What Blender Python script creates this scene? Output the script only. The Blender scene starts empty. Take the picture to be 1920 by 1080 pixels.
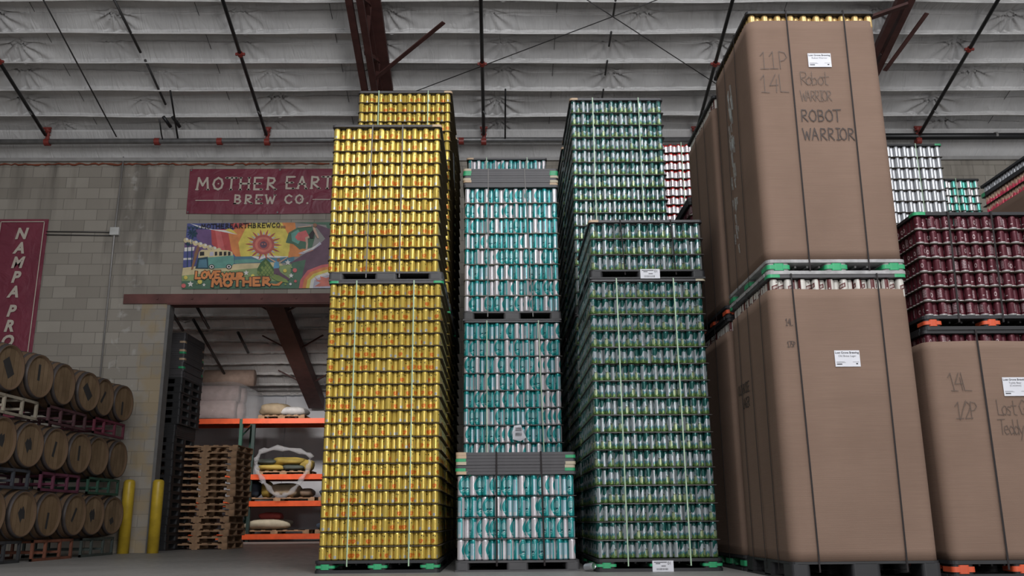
import bpy, bmesh, math, random
import numpy as np
from mathutils import Vector, Matrix
from math import sin, cos, pi, radians, sqrt
S = bpy.context.scene
COL = S.collection
random.seed(11)

# ------------------------------------------------------------------ camera
HC = .45
p_, yw, rl = radians(14.5), radians(1.0), radians(-0.5)
Fw = Vector((sin(yw)*cos(p_), cos(yw)*cos(p_), sin(p_)))
R0 = Vector((cos(yw), -sin(yw), 0)); U0 = R0.cross(Fw)
Rv = R0*cos(rl)+U0*sin(rl); Uv = U0*cos(rl)-R0*sin(rl)
cd = bpy.data.cameras.new('camera'); cam = bpy.data.objects.new('camera', cd); COL.objects.link(cam)
M = Matrix((Rv, Uv, -Fw)).transposed().to_4x4(); M.translation = Vector((0, 0, HC))
cam.matrix_world = M
cd.sensor_width = 36; cd.lens = 1690/1920*36; cd.clip_end = 200; cd.clip_start = .05
S.camera = cam

# ------------------------------------------------------------------ world, exposure, lights
w = bpy.data.worlds.new('world'); S.world = w; w.use_nodes = True
w.node_tree.nodes['Background'].inputs[0].default_value = (.92, .94, 1, 1)
w.node_tree.nodes['Background'].inputs[1].default_value = .27
vs = S.view_settings
vs.view_transform = 'Standard'; vs.look = 'None'; vs.gamma = 1; vs.use_curve_mapping = False
vs.exposure = 0.0
def area(name, loc, size, power, target, col=(1, 1, 1)):
    d = bpy.data.lights.new(name, 'AREA'); d.shape = 'RECTANGLE'; d.size, d.size_y = size
    d.energy = power; d.color = col
    o = bpy.data.objects.new(name, d); COL.objects.link(o); o.location = loc
    v = Vector(target)-Vector(loc)
    o.rotation_euler = v.to_track_quat('-Z', 'Y').to_euler()
    return o
# assumed, unseen skylights behind camera and over the aisle; below, lights added from behind
for i, (x, y) in enumerate(((-5, -6), (3.5, -5), (10, -4), (1.5, 2.5), (8.5, 3))):
    area('assumed_skylight', (x, y, 10.4 if y < 0 else 9.6), (1.0, 3.2), 300, (x, y+.9, 0), (.97, .98, 1))
area('added_rear_light', (7.5, -13, 2.6), (3.6, 4.2), 560, (3, 9, 3.2), (1, .97, .95))  # unseen added light; the door behind the camera is only assumed
area('added_streak_light', (1.2, -4, 8.4), (4.6, 2.6), 600, (1, 9, 5.5), (.95, .97, 1))  # added light, no real window; streaks the upper cans and lifts the ceiling
area('added_rear_light', (-2.2, -13, 3.7), (1.0, 1.5), 260, (-1, 9, 3), (.97, .98, 1))  # narrow panel added to streak the lower cans; no door is seen
area('added_storeroom_fill', (-5.2, 20.2, 4.3), (2.8, .4), 62, (-5.2, 24.6, 1.0), (1, .95, .92)).data.spread = radians(95)  # unseen light added to brighten the shelves and back wall
area('added_storeroom_fill', (-8.5, 17.8, 5.4), (1.5, .5), 25, (-7.5, 20, 0), (1, .95, .92))  # another added fill, for the left part of the storeroom

# ------------------------------------------------------------------ mesh builder
class MB:
    def __init__(s): s.v = []; s.f = []; s.m = []; s.uv = None
    def add(s, vs, fs, mi=0):
        n = len(s.v); s.v += [tuple(v) for v in vs]; s.f += [tuple(i+n for i in f) for f in fs]; s.m += [mi]*len(fs); return s
    def box(s, a, b, mi=0, ch=0):
        x0, y0, z0 = a; x1, y1, z1 = b
        if ch <= 0:
            return s.add([(x0,y0,z0),(x1,y0,z0),(x1,y1,z0),(x0,y1,z0),(x0,y0,z1),(x1,y0,z1),(x1,y1,z1),(x0,y1,z1)],
                  [(3,2,1,0),(4,5,6,7),(0,1,5,4),(1,2,6,5),(2,3,7,6),(3,0,4,7)], mi)
        return s.prism(rrect(x0, y0, x1, y1, ch), z0, z1, mi)
    def prism(s, pts, z0, z1, mi=0, caps=True):
        n = len(pts)
        vs = [(x, y, z0) for x, y in pts]+[(x, y, z1) for x, y in pts]
        fs = [(i, (i+1) % n, n+(i+1) % n, n+i) for i in range(n)]
        if caps: fs += [tuple(range(n-1, -1, -1)), tuple(range(n, 2*n))]
        return s.add(vs, fs, mi)
    def tube(s, pts, r, n=8, mi=0, caps=True):
        pts = [Vector(p) for p in pts]; rings = []
        up = Vector((0, 0, 1))
        for i, p in enumerate(pts):
            d = (pts[min(i+1, len(pts)-1)]-pts[max(i-1, 0)]).normalized()
            a = d.cross(up)
            if a.length < .05: a = d.cross(Vector((0, 1, 0)))
            a.normalize(); b = a.cross(d)
            rr = r[i] if isinstance(r, (list, tuple)) else r
            rings.append([p+(a*cos(2*pi*k/n)+b*sin(2*pi*k/n))*rr for k in range(n)])
        vs = [v for g in rings for v in g]; fs = []
        for i in range(len(pts)-1):
            for k in range(n): fs.append((i*n+k, i*n+(k+1) % n, (i+1)*n+(k+1) % n, (i+1)*n+k))
        if caps: fs += [tuple(range(n-1, -1, -1)), tuple((len(pts)-1)*n+k for k in range(n))]
        return s.add(vs, fs, mi)
    def bar(s, a, b, w_, h, mi=0, up=(0, 0, 1)):
        a = Vector(a); b = Vector(b); d = (b-a).normalized(); u = Vector(up)
        r = d.cross(u).normalized(); u = r.cross(d)
        r *= w_/2; u *= h/2
        vs = [a-r-u, a+r-u, a+r+u, a-r+u, b-r-u, b+r-u, b+r+u, b-r+u]
        return s.add(vs, [(0,1,2,3),(7,6,5,4),(0,4,5,1),(1,5,6,2),(2,6,7,3),(3,7,4,0)], mi)
    def lathe(s, prof, n=24, axis='z', mi=0, o=(0, 0, 0), caps=True):
        vs = []; fs = []
        for r, z in prof:
            for k in range(n):
                a = 2*pi*k/n; c, d = r*cos(a), r*sin(a)
                q = (c, d, z) if axis == 'z' else (z, c, d)
                vs.append((q[0]+o[0], q[1]+o[1], q[2]+o[2]))
        for i in range(len(prof)-1):
            for k in range(n): fs.append((i*n+k, i*n+(k+1) % n, (i+1)*n+(k+1) % n, (i+1)*n+k))
        if caps and prof[0][0] > 0: fs.append(tuple(range(n-1, -1, -1)))
        if caps and prof[-1][0] > 0: fs.append(tuple((len(prof)-1)*n+k for k in range(n)))
        return s.add(vs, fs, mi)
    def mesh(s, name, mats, smooth=False):
        me = bpy.data.meshes.new(name); me.from_pydata(s.v, [], s.f)
        if not isinstance(mats, (list, tuple)): mats = [mats]
        for m in mats: me.materials.append(m)
        if len(mats) > 1: me.polygons.foreach_set('material_index', s.m)
        if smooth: me.polygons.foreach_set('use_smooth', [True]*len(s.f))
        me.update(); return me
    def build(s, name, mats, parent=None, smooth=False, loc=(0, 0, 0)):
        return link(name, s.mesh(name, mats, smooth), parent, loc)
def rrect(x0, y0, x1, y1, r, n=4):
    pts = []
    for cx, cy, a0 in ((x1-r, y0+r, -90), (x1-r, y1-r, 0), (x0+r, y1-r, 90), (x0+r, y0+r, 180)):
        for k in range(n+1):
            a = radians(a0+90*k/n); pts.append((cx+r*cos(a), cy+r*sin(a)))
    return pts
def link(name, me, parent=None, loc=(0, 0, 0)):
    o = bpy.data.objects.new(name, me); COL.objects.link(o); o.location = loc
    if parent: o.parent = parent
    return o
def tag(o, label, cat=None, group=None, kind=None):
    if label: o['label'] = label
    if cat: o['category'] = cat
    if group: o['group'] = group
    if kind: o['kind'] = kind
    return o
def thing(name, label, cat, loc=(0, 0, 0), group=None, rz=0):
    o = bpy.data.objects.new(name, None); COL.objects.link(o); o.location = loc; o.rotation_euler.z = rz
    return tag(o, label, cat, group)
def struct(o): o['kind'] = 'structure'; return o
def copytree(o, parent=None):
    c = o.copy(); COL.objects.link(c); c.parent = parent
    for ch in o.children: copytree(ch, c)
    return c
ORD = 'zeroth first second third fourth fifth sixth seventh eighth ninth tenth eleventh twelfth thirteenth fourteenth fifteenth sixteenth seventeenth eighteenth nineteenth twentieth twenty-first twenty-second twenty-third twenty-fourth'.split()

# ------------------------------------------------------------------ materials
class NT:
    """small expression helper on a material's node tree"""
    def __init__(s, name, rough=.6, metal=0., spec=.5):
        s.m = bpy.data.materials.new(name); s.m.use_nodes = True; s.t = s.m.node_tree; s.n = s.t.nodes; s.l = s.t.links
        s.b = s.n['Principled BSDF']; s.b.inputs['Roughness'].default_value = rough; s.b.inputs['Metallic'].default_value = metal
        s.b.inputs['Specular IOR Level'].default_value = spec
    def _s(s, sock, v):
        if isinstance(v, bpy.types.NodeSocket): s.l.new(v, sock)
        elif isinstance(v, (tuple, list)): sock.default_value = (*v, 1) if len(v) == 3 and sock.type == 'RGBA' else v
        else: sock.default_value = v
    def op(s, o, a, b=0., c=None, clamp=False):
        n = s.n.new('ShaderNodeMath'); n.operation = o; n.use_clamp = clamp
        s._s(n.inputs[0], a); s._s(n.inputs[1], b)
        if c is not None: s._s(n.inputs[2], c)
        return n.outputs[0]
    def mix(s, f, a, b, mode='MIX'):
        n = s.n.new('ShaderNodeMix'); n.data_type = 'RGBA'; n.blend_type = mode
        s._s(n.inputs[0], f); s._s(n.inputs[6], a); s._s(n.inputs[7], b); return n.outputs[2]
    def gt(s, a, b): return s.op('GREATER_THAN', a, b)
    def lt(s, a, b): return s.op('LESS_THAN', a, b)
    def band(s, x, a, b): return s.op('MULTIPLY', s.gt(x, a), s.lt(x, b))
    def rect(s, u, v, a, b, c, d): return s.op('MULTIPLY', s.band(u, a, b), s.band(v, c, d))
    def ell(s, u, v, cu, cv, ru, rv, soft=None):
        a = s.op('DIVIDE', s.op('SUBTRACT', u, cu), ru); b = s.op('DIVIDE', s.op('SUBTRACT', v, cv), rv)
        return s.op('SQRT', s.op('ADD', s.op('MULTIPLY', a, a), s.op('MULTIPLY', b, b)))
    def noise(s, vec=None, scale=5, detail=3, rough=.5, dist=0., col=False):
        n = s.n.new('ShaderNodeTexNoise'); n.inputs['Scale'].default_value = scale; n.inputs['Detail'].default_value = detail
        n.inputs['Roughness'].default_value = rough; n.inputs['Distortion'].default_value = dist
        if vec is not None: s.l.new(vec, n.inputs['Vector'])
        return n.outputs[1 if col else 0]
    def vor(s, vec, scale=5, f='F1', out=0):
        n = s.n.new('ShaderNodeTexVoronoi'); n.inputs['Scale'].default_value = scale; n.feature = f
        s.l.new(vec, n.inputs['Vector']); return n.outputs[out]
    def obj(s): return s.n.new('ShaderNodeTexCoord').outputs['Object']
    def uv(s):
        o = s.n.new('ShaderNodeTexCoord').outputs['UV']; return s.sep(o)
    def sep(s, v):
        n = s.n.new('ShaderNodeSeparateXYZ'); s.l.new(v, n.inputs[0]); return n.outputs
    def comb(s, x, y, z):
        n = s.n.new('ShaderNodeCombineXYZ'); s._s(n.inputs[0], x); s._s(n.inputs[1], y); s._s(n.inputs[2], z); return n.outputs[0]
    def mapr(s, v, a, b, c, d):
        n = s.n.new('ShaderNodeMapRange'); s._s(n.inputs[0], v)
        for i, x in enumerate((a, b, c, d)): n.inputs[i+1].default_value = x
        return n.outputs[0]
    def scale(s, v, k):
        n = s.n.new('ShaderNodeMapping'); s.l.new(v, n.inputs[0]); n.inputs['Scale'].default_value = k; return n.outputs[0]
    def bump(s, h, strength=.3, dist=.02):
        n = s.n.new('ShaderNodeBump'); n.inputs['Strength'].default_value = strength; n.inputs['Distance'].default_value = dist
        s.l.new(h, n.inputs['Height']); s.l.new(n.outputs[0], s.b.inputs['Normal'])
    def col(s, c): s._s(s.b.inputs['Base Color'], c); return s
    def set(s, k, v): s._s(s.b.inputs[k], v); return s
def plain(name, c, rough=.6, metal=0., var=.12, sc=6., bump=0.):
    k = NT(name, rough, metal); o = k.obj(); n = k.noise(o, sc, 4)
    k.col(k.mix(k.mapr(n, .3, .7, 0, 1), tuple(x*(1-var) for x in c), tuple(min(1, x*(1+var)) for x in c)))
    if bump: k.bump(k.noise(o, sc*8, 3), bump, .004)
    return k.m
MT = {}
MT['black_plastic'] = plain('black_plastic', (.018, .018, .020), .55)
MT['grey_plastic'] = plain('dark_grey_plastic', (.060, .058, .060), .55)
MT['light_plastic'] = plain('light_grey_plastic', (.34, .33, .33), .55, var=.25, sc=14)
MT['frame'] = plain('slate_top_frame', (.062, .058, .062), .5)
MT['green'] = plain('green_insert', (.03, .34, .14), .45)
MT['orange'] = plain('orange_insert', (.58, .085, .03), .5)
MT['tan'] = plain('tan_plastic', (.52, .37, .24), .55)
MT['cream'] = plain('cream_plastic', (.50, .43, .31), .55)
MT['sheet'] = plain('tier_sheet_dark', (.075, .058, .040), .6)
MT['sheet_pale'] = plain('tier_sheet_tan', (.30, .25, .20), .6)
MT['sheet_grey'] = plain('tier_sheet_grey', (.17, .155, .15), .5)
MT['strap_green'] = plain('strap_pale_green', (.36, .50, .34), .35)
MT['strap_grey'] = plain('strap_grey', (.16, .15, .145), .6)
MT['strap_black'] = plain('strap_black', (.016, .012, .012), .85)
MT['steel_brown'] = plain('red_oxide_steel', (.072, .026, .022), .6, var=.25)
MT['pipe_black'] = plain('black_pipe', (.010, .010, .011), .4)
MT['pipe_zinc'] = plain('galvanised_pipe', (.22, .22, .22), .38, .6, .2)
MT['pipe_red'] = plain('red_coupling', (.22, .030, .022), .5)
MT['wire'] = plain('dark_wire', (.035, .033, .033), .5)
MT['conduit'] = plain('grey_conduit', (.26, .25, .24), .4, .3)
MT['white_box'] = plain('pale_metal', (.5, .5, .48), .5)
MT['yellow_paint'] = plain('yellow_bollard_paint', (.50, .34, .028), .4, var=.2)
MT['barrel_wood'] = None
MT['orange_steel'] = plain('orange_rack_steel', (.74, .10, .025), .45)
MT['green_steel'] = plain('green_rack_steel', (.03, .10, .07), .5)
MT['wood'] = plain('pallet_wood', (.34, .20, .11), .75, var=.3, sc=9)
MT['white_wall'] = plain('storeroom_wall_panel', (.56, .57, .60), .6, var=.05, sc=2)
MT['paper'] = plain('white_paper', (.66, .66, .70), .6, var=.04)
MT['ink'] = plain('black_ink', (.03, .03, .035), .6)
MT['inkgrey'] = plain('grey_ink', (.22, .22, .25), .6)
MT['marker'] = plain('marker_ink', (.040, .025, .020), .6)
MT['marker_faint'] = plain('faint_marker_ink', (.095, .065, .05), .6)

def cyl_tex(k):
    o = k.n.new('ShaderNodeTexCoord').outputs['UV']; return o
# yellow can
def can_mats():
    k = NT('yellow_can_print', .20, .38); U, V, _ = k.uv(); uvv = k.comb(U, V, 0)
    base = (.57, .405, .065)
    base = k.mix(k.mapr(k.noise(k.scale(uvv, (9, 2, 1)), 3, 2), .35, .7, 0, .35), base, (.66, .50, .16))
    blob = k.op('ADD', k.ell(U, V, .28, .34, .115, .15), k.mapr(k.noise(k.scale(uvv, (3, 1, 1)), 14, 2), .3, .7, -.35, .35))
    c = k.mix(k.lt(blob, 1), base, (.58, .13, .02))
    c = k.mix(k.lt(k.ell(U, V, .28, .34, .04, .06), 1), c, (.62, .30, .03))
    for a, b in ((.12, .66), (.43, .70), (.34, .74)):
        c = k.mix(k.lt(k.op('ADD', k.ell(U, V, a, b, .030, .045), k.mapr(k.noise(uvv, 30, 2), .3, .7, -.3, .3)), 1), c, (.03, .035, .02))
    c = k.mix(k.rect(U, V, .72, .84, .12, .34), c, (.36, .37, .36))
    c = k.mix(k.op('MULTIPLY', k.rect(U, V, .70, .88, .40, .84), k.mapr(k.noise(k.scale(uvv, (4, 14, 1)), 6, 2), .45, .6, 0, .6)), c, (.35, .30, .16))
    yellow = k.col(k.mix(k.gt(V, .965), c, (.45, .40, .25))).m
    # teal and white can
    k = NT('teal_can_print', .24, .3); U, V, _ = k.uv(); uvv = k.comb(U, V, 0)
    white = (.56, .53, .55); teal = (.012, .24, .235)
    wv = k.op('ADD', .42, k.op('MULTIPLY', k.op('SINE', k.op('MULTIPLY', k.op('SUBTRACT', V, .12), 4.2)), -.16))
    c = k.mix(k.gt(U, wv), white, teal)
    c = k.mix(k.band(k.ell(U, V, .52, .52, .19, .34), .86, 1.0), c, (.06, .33, .34))
    c = k.mix(k.band(k.ell(U, V, .40, .66, .28, .42), .93, 1.0), c, k.mix(k.gt(U, wv), white, (.34, .50, .53)))
    inn = k.lt(k.ell(U, V, .54, .58, .115, .20), 1)
    c = k.mix(inn, c, (.14, .33, .34))
    c = k.mix(k.op('MULTIPLY', inn, k.gt(k.op('SINE', k.op('MULTIPLY', V, 120)), .2)), c, (.27, .44, .45))
    c = k.mix(k.rect(U, V, .49, .60, .36, .43), c, (.01, .05, .07))
    c = k.mix(k.rect(U, V, .46, .62, .30, .33), c, (.42, .52, .52))
    c = k.mix(k.rect(U, V, .48, .60, .20, .25), c, (.20, .50, .46))
    c = k.mix(k.rect(U, V, .76, .95, .0, .90), c, (.32, .46, .52))
    c = k.mix(k.rect(U, V, .76, .95, .80, .90), c, (.01, .24, .25))
    c = k.mix(k.op('MULTIPLY', k.rect(U, V, .78, .93, .4, .78), k.gt(k.op('SINE', k.op('MULTIPLY', V, 150)), .3)), c, (.34, .46, .50))
    c = k.mix(k.rect(U, V, .80, .91, .08, .24), c, (.5, .5, .5))
    c = k.mix(k.band(U, .955, .97), c, teal)
    tealm = k.col(k.mix(k.gt(V, .97), c, (.05, .30, .30))).m
    # green mountain can
    k = NT('green_can_print', .20, .4); U, V, _ = k.uv(); uvv = k.comb(U, V, 0)
    mtn = k.op('ADD', .63, k.op('MULTIPLY', k.op('MAXIMUM', k.op('MINIMUM', k.op('MULTIPLY', k.op('SINE', k.op('MULTIPLY', U, 12.566)), 1.5), 1), -1), .14))
    mtn = k.op('ADD', mtn, k.mapr(k.noise(k.scale(uvv, (1, 0, 0)), 16, 2), .3, .7, -.05, .05))
    top = (.008, .075, .066); grey = (.33, .37, .39); blue = (.07, .18, .20)
    c = k.mix(k.gt(V, mtn), grey, top)
    low = k.op('ADD', .38, k.mapr(k.noise(k.scale(uvv, (1, 0, 0)), 11, 2), .3, .7, -.13, .13))
    c = k.mix(k.lt(V, low), c, blue)
    veg = k.op('ADD', .24, k.mapr(k.noise(k.scale(uvv, (1, 0, 1)), 17, 2), .3, .7, -.12, .12))
    g = k.mix(k.mapr(k.noise(uvv, 22, 3), .4, .62, 0, 1), (.035, .11, .03), (.20, .28, .09))
    c = k.mix(k.lt(V, veg), c, g)
    fig = k.ell(U, V, .22, .74, .075, .16)
    c = k.mix(k.lt(fig, 1), c, (.13, .20, .20))
    c = k.mix(k.lt(k.ell(U, V, .22, .34, .085, .2), 1), c, (.30, .36, .20))
    c = k.mix(k.op('MULTIPLY', k.rect(U, V, .13, .31, .46, .56), k.gt(k.noise(uvv, 30, 1), .5)), c, (.02, .03, .03))
    pan = k.rect(U, V, .76, .93, .05, .88)
    c = k.mix(pan, c, (.30, .33, .34))
    c = k.mix(k.op('MULTIPLY', pan, k.gt(k.op('SINE', k.op('MULTIPLY', U, 260)), .4)), c, (.21, .24, .25))
    green = k.col(k.mix(k.gt(V, .965), c, (.34, .37, .37))).m
    # maroon can
    k = NT('maroon_can_print', .3, .3); U, V, _ = k.uv(); uvv = k.comb(U, V, 0)
    c = (.085, .014, .022)
    lines = k.gt(k.op('SINE', k.op('MULTIPLY', V, 62)), .0)
    c = k.mix(k.op('MULTIPLY', k.rect(U, V, .08, .26, .25, .84), k.op('MULTIPLY', lines, k.gt(k.noise(k.scale(uvv, (3, 1, 1)), 15, 1), .42))), c, (.42, .33, .34))
    c = k.mix(k.band(k.ell(U, V, .47, .50, .05, .16), .6, 1), c, (.45, .36, .36))
    c = k.mix(k.rect(U, V, .70, .78, .38, .44), c, (.5, .42, .42))
    maroon = k.col(k.mix(k.lt(V, .15), c, (.52, .50, .49))).m
    # white lager can with maroon band
    k = NT('white_can_print', .35, .1); U, V, _ = k.uv(); uvv = k.comb(U, V, 0)
    c = (.60, .57, .52); mr = (.11, .025, .025)
    vv = k.op('ADD', V, k.op('MULTIPLY', k.op('SUBTRACT', U, .3), -.45))
    lab = k.rect(U, vv, .08, .50, .48, .72)
    c = k.mix(lab, c, mr)
    c = k.mix(k.op('MULTIPLY', k.rect(U, vv, .12, .46, .54, .66), k.gt(k.op('SINE', k.op('MULTIPLY', U, 120)), -.2)), c, (.6, .55, .5))
    c = k.mix(k.lt(k.ell(U, V, .29, .84, .03, .025), 1), c, (.05, .02, .02))
    c = k.mix(k.band(U, .66, .82), c, mr)
    c = k.mix(k.lt(k.ell(U, V, .74, .5, .03, .03), 1), c, (.6, .55, .5))
    white_ = k.col(c).m
    k = NT('gold_can_print', .28, .45); gold = k.col((.66, .44, .17)).m
    k = NT('silver_can_print', .36, .6); silver = k.col((.50, .51, .53)).m
    k = NT('red_can_print', .25, .55); U, V, _ = k.uv(); uvv = k.comb(U, V, 0)
    c = k.mix(k.gt(k.op('ADD', V, k.mapr(k.noise(uvv, 8, 1), .3, .7, -.1, .1)), .80), (.72, .70, .72), (.62, .035, .03))
    c = k.mix(k.op('MULTIPLY', k.rect(U, V, .1, .4, .2, .7), k.gt(k.noise(uvv, 14, 1), .55)), c, (.30, .12, .14))
    red = k.col(c).m
    k = NT('pink_can_print', .25, .4); U, V, _ = k.uv(); uvv = k.comb(U, V, 0)
    t = k.mapr(k.op('ADD', V, k.mapr(k.noise(uvv, 3, 1), .3, .7, -.2, .2)), .3, .6, 0, 1)
    pink = k.col(k.mix(t, (.75, .05, .12), (.62, .42, .30))).m
    k = NT('mint_can_print', .27, .5); U, V, _ = k.uv()
    mint = k.col(k.mix(k.band(U, .3, .75), (.62, .60, .60), (.12, .50, .42))).m
    return dict(yellow=yellow, teal=tealm, green=green, maroon=maroon, white=white_, gold=gold, silver=silver, red=red, pink=pink, mint=mint)
CM = can_mats()
k = NT('can_lid_metal', .3, .9); LID = k.col((.62, .62, .62)).m

R_CAN = .0331; PX = R_CAN*sqrt(3)
def can_profile(h):
    return [(.0, .004), (.024, .004), (.0255, 0), (.0325, .010), (R_CAN, .014), (R_CAN, .018), (R_CAN, h-.023), (R_CAN, h-.019), (.0318, h-.012), (.0272, h-.003), (.0278, h), (.0262, h), (.0255, h-.005), (0, h-.005)]
def can_geo(h, n=16):
    prof = can_profile(h)
    vs = []; us = []
    for r, z in prof:
        for i in range(n+1):
            a = 2*pi*i/n; vs.append((r*cos(a), r*sin(a), z)); us.append((i/n, z/h))
    fs = []
    for j in range(len(prof)-1):
        for i in range(n):
            a = j*(n+1)+i; fs.append((a, a+1, a+n+2, a+n+1))
    return np.array(vs), np.array(fs), np.array(us)
def can_mesh_np(name, V, F, UV, mat, lidmask=None):
    me = bpy.data.meshes.new(name)
    me.vertices.add(len(V)); me.vertices.foreach_set('co', V.astype(np.float32).ravel())
    nl = F.size; me.loops.add(nl); me.loops.foreach_set('vertex_index', F.astype(np.int32).ravel())
    me.polygons.add(len(F)); me.polygons.foreach_set('loop_start', np.arange(0, nl, 4, dtype=np.int32))
    me.polygons.foreach_set('loop_total', np.full(len(F), 4, dtype=np.int32))
    me.polygons.foreach_set('use_smooth', np.ones(len(F), dtype=bool))
    me.materials.append(mat)
    if lidmask is not None:
        me.materials.append(LID); me.polygons.foreach_set('material_index', lidmask.astype(np.int32))
    me.update(calc_edges=True)
    u = me.uv_layers.new(name='UVMap'); u.data.foreach_set('uv', UV[F.ravel()].astype(np.float32).ravel())
    me.validate()
    return me
CANS = {}
def can_proto(kind, h):
    key = (kind, round(h, 3))
    if key not in CANS:
        V, F, U = can_geo(h); n = 16
        lid = np.zeros(len(F), int); lid[:2*n] = 1; lid[10*n:] = 1
        CANS[key] = can_mesh_np(kind+'_can', V, F, U, CM[kind], lid)
    return CANS[key]
REST = {}
def rest(kind, h, pos): REST.setdefault(kind, []).append((h, pos))
def one_can(kind, h, x, y, z, label, group):
    o = link(kind+'_can', can_proto(kind, h), None, (x, y, z)); o.rotation_euler.z = random.uniform(0, 2*pi)
    return tag(o, label, 'can', group)

def layer(x0, y0, nx, ny, depth_all=False):
    """hexagonal layer: columns close-packed front to back; returns (col,row,x,y)"""
    out = []
    for c in range(nx):
        for j in range(ny):
            out.append((c, j, x0+R_CAN+.008+c*PX, y0+R_CAN+.006+(c % 2)*R_CAN+j*2*R_CAN))
    return out
def can_block(kind, ch, pitch, x0, y0, z0, tiers, nx, ny, singles=(), side=(), shown=(1, 1, 1), name='', colrange=None, siderange=None, sname='side', jit=.0015, first=1):
    """tiers of cans; singles = tier indices (0-based) whose front cans are things; side: tiers whose side cans are things"""
    L = layer(x0, y0, nx, ny)
    for t in range(tiers):
        z = z0+t*pitch
        for c, j, x, y in L:
            fr = j == 0; sl = c == 0; sr = c == nx-1
            if not ((fr and shown[0]) or (sl and shown[1]) or (sr and shown[2])): continue
            jx, jy = random.uniform(-jit, jit), random.uniform(-jit, jit)
            if fr and t in singles and (colrange is None or colrange[0] <= c < colrange[1]):
                one_can(kind, ch, x+jx, y+jy, z, f'{kind if kind!="mint" else "mint"} can {ORD[c+1]} from left in {ORD[t+first]} tier {name}', f'{kind} cans of the stack')
            elif t in side and not fr and sl and (siderange is None or siderange[0] <= j < siderange[1]):
                one_can(kind, ch, x+jx, y+jy, z, f'{kind} can {ORD[j+1]} back along {sname}, {ORD[t+first]} tier {name}', f'{kind} cans of the stack')
            else: rest(kind, ch, (x+jx, y+jy, z))
def flush_rest(labels):
    for kind, lst in REST.items():
        Vs, Fs, Us, off = [], [], [], 0
        geo = {}
        for h, (x, y, z) in lst:
            if h not in geo: geo[h] = can_geo(h, 12)
            V, F, U = geo[h]; a = random.uniform(0, 2*pi); c, s = cos(a), sin(a)
            W = np.empty_like(V); W[:, 0] = V[:, 0]*c-V[:, 1]*s+x; W[:, 1] = V[:, 0]*s+V[:, 1]*c+y; W[:, 2] = V[:, 2]+z
            Vs.append(W); Fs.append(F+off); Us.append(U); off += len(V)
        me = can_mesh_np(kind+'_cans', np.concatenate(Vs), np.concatenate(Fs), np.concatenate(Us), CM[kind])
        o = link(kind+'_cans', me); tag(o, labels.get(kind, f'further {kind} drinks cans filling out the stacks'), 'cans', None, 'stuff')

# ------------------------------------------------------------------ pallets, frames, sheets, straps, wraps
W_, D_ = 1.13, 1.25
def pallet(x, y, z, label, mat='black_plastic', insert=None, w=W_, d=D_, h=.14, solid=False, sticker=False, group='plastic pallets under the can stacks', foot=.19):
    t = thing('plastic_pallet', label, 'pallet', (x, y, z), group)
    m = MT[mat]
    dk = MB().prism(rrect(0, 0, w, d, .05), h-(.018 if solid else .026), h)
    for i in range(0 if solid else 11): dk.box((.06+i*(w-.15)/10, .10, h-.045), (.075+i*(w-.15)/10, d-.03, h-.028))
    dk.build('deck', m, t)
    fr = MB()
    if solid: fr.box((0, 0, 0), (w, .10, .016)); fr.box((0, d-.10, 0), (w, d, .022)); fr.box((0, .1, 0), (.1, d-.1, .022)); fr.box((w-.1, .1, 0), (w, d-.1, .022)); fr.box((w/2-.06, .1, 0), (w/2+.06, d-.1, .022))
    else:
        fr.prism(rrect(0, 0, w, .11, .045), 0, .028); fr.prism(rrect(0, d-.11, w, d, .045), 0, .028)
        fr.box((0, .10, 0), (.1, d-.1, .028)); fr.box((w-.1, .10, 0), (w, d-.1, .028))
    fr.build('base_frame', m, t)
    bw = foot
    for i, bx in enumerate((0, w/2-bw/2, w-bw)):
        for j, by in enumerate((0, d/2-bw/2, d-bw)):
            b = MB(); q = .012 if insert else .0
            cx0, cx1 = (bx, bx+bw) if not solid or i == 1 else ((bx, bx+bw*.66) if i == 0 else (bx+bw*.34, bx+bw))
            b.prism(rrect(cx0+q, by+q, cx1-q, by+bw-q, .03), .014, h-.016)
            bb = b.build('foot', m, t)
            if insert and (j == 0 or (i == 0)):
                g = MB(); g.prism(rrect(bx+.004, by+.002, bx+bw-.004, by+bw-.004, .03), .044, h-.044)
                g.prism(rrect(bx+bw*.28, by, bx+bw*.72, by+bw-.002, .02), .032, h-.032)
                gg = g.build('foot_insert', MT[insert], bb)
                tag(gg, insert+' plastic insert')
    if sticker: paper_sticker(t, w/2-.10+.03, h)
    return t
def text_geo(s, size, shear=0., offset=0., align='LEFT', space=1.0):
    cu = bpy.data.curves.new('t', 'FONT'); cu.body = s; cu.size = size; cu.shear = shear; cu.offset = offset; cu.align_x = align; cu.space_character = space; cu.resolution_u = 3
    o = bpy.data.objects.new('t', cu); COL.objects.link(o)
    dg = bpy.context.evaluated_depsgraph_get(); me = bpy.data.meshes.new_from_object(o.evaluated_get(dg))
    vs = [tuple(v.co) for v in me.vertices]; fs = [tuple(p.vertices) for p in me.polygons]
    COL.objects.unlink(o); bpy.data.objects.remove(o); bpy.data.curves.remove(cu); bpy.data.meshes.remove(me)
    return vs, fs
def put_text(mb, s, size, x, z, y=0., mi=0, **kw):
    vs, fs = text_geo(s, size, **kw); mb.add([(x+a, y, z+b) for a, b, _ in vs], fs, mi)
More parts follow.
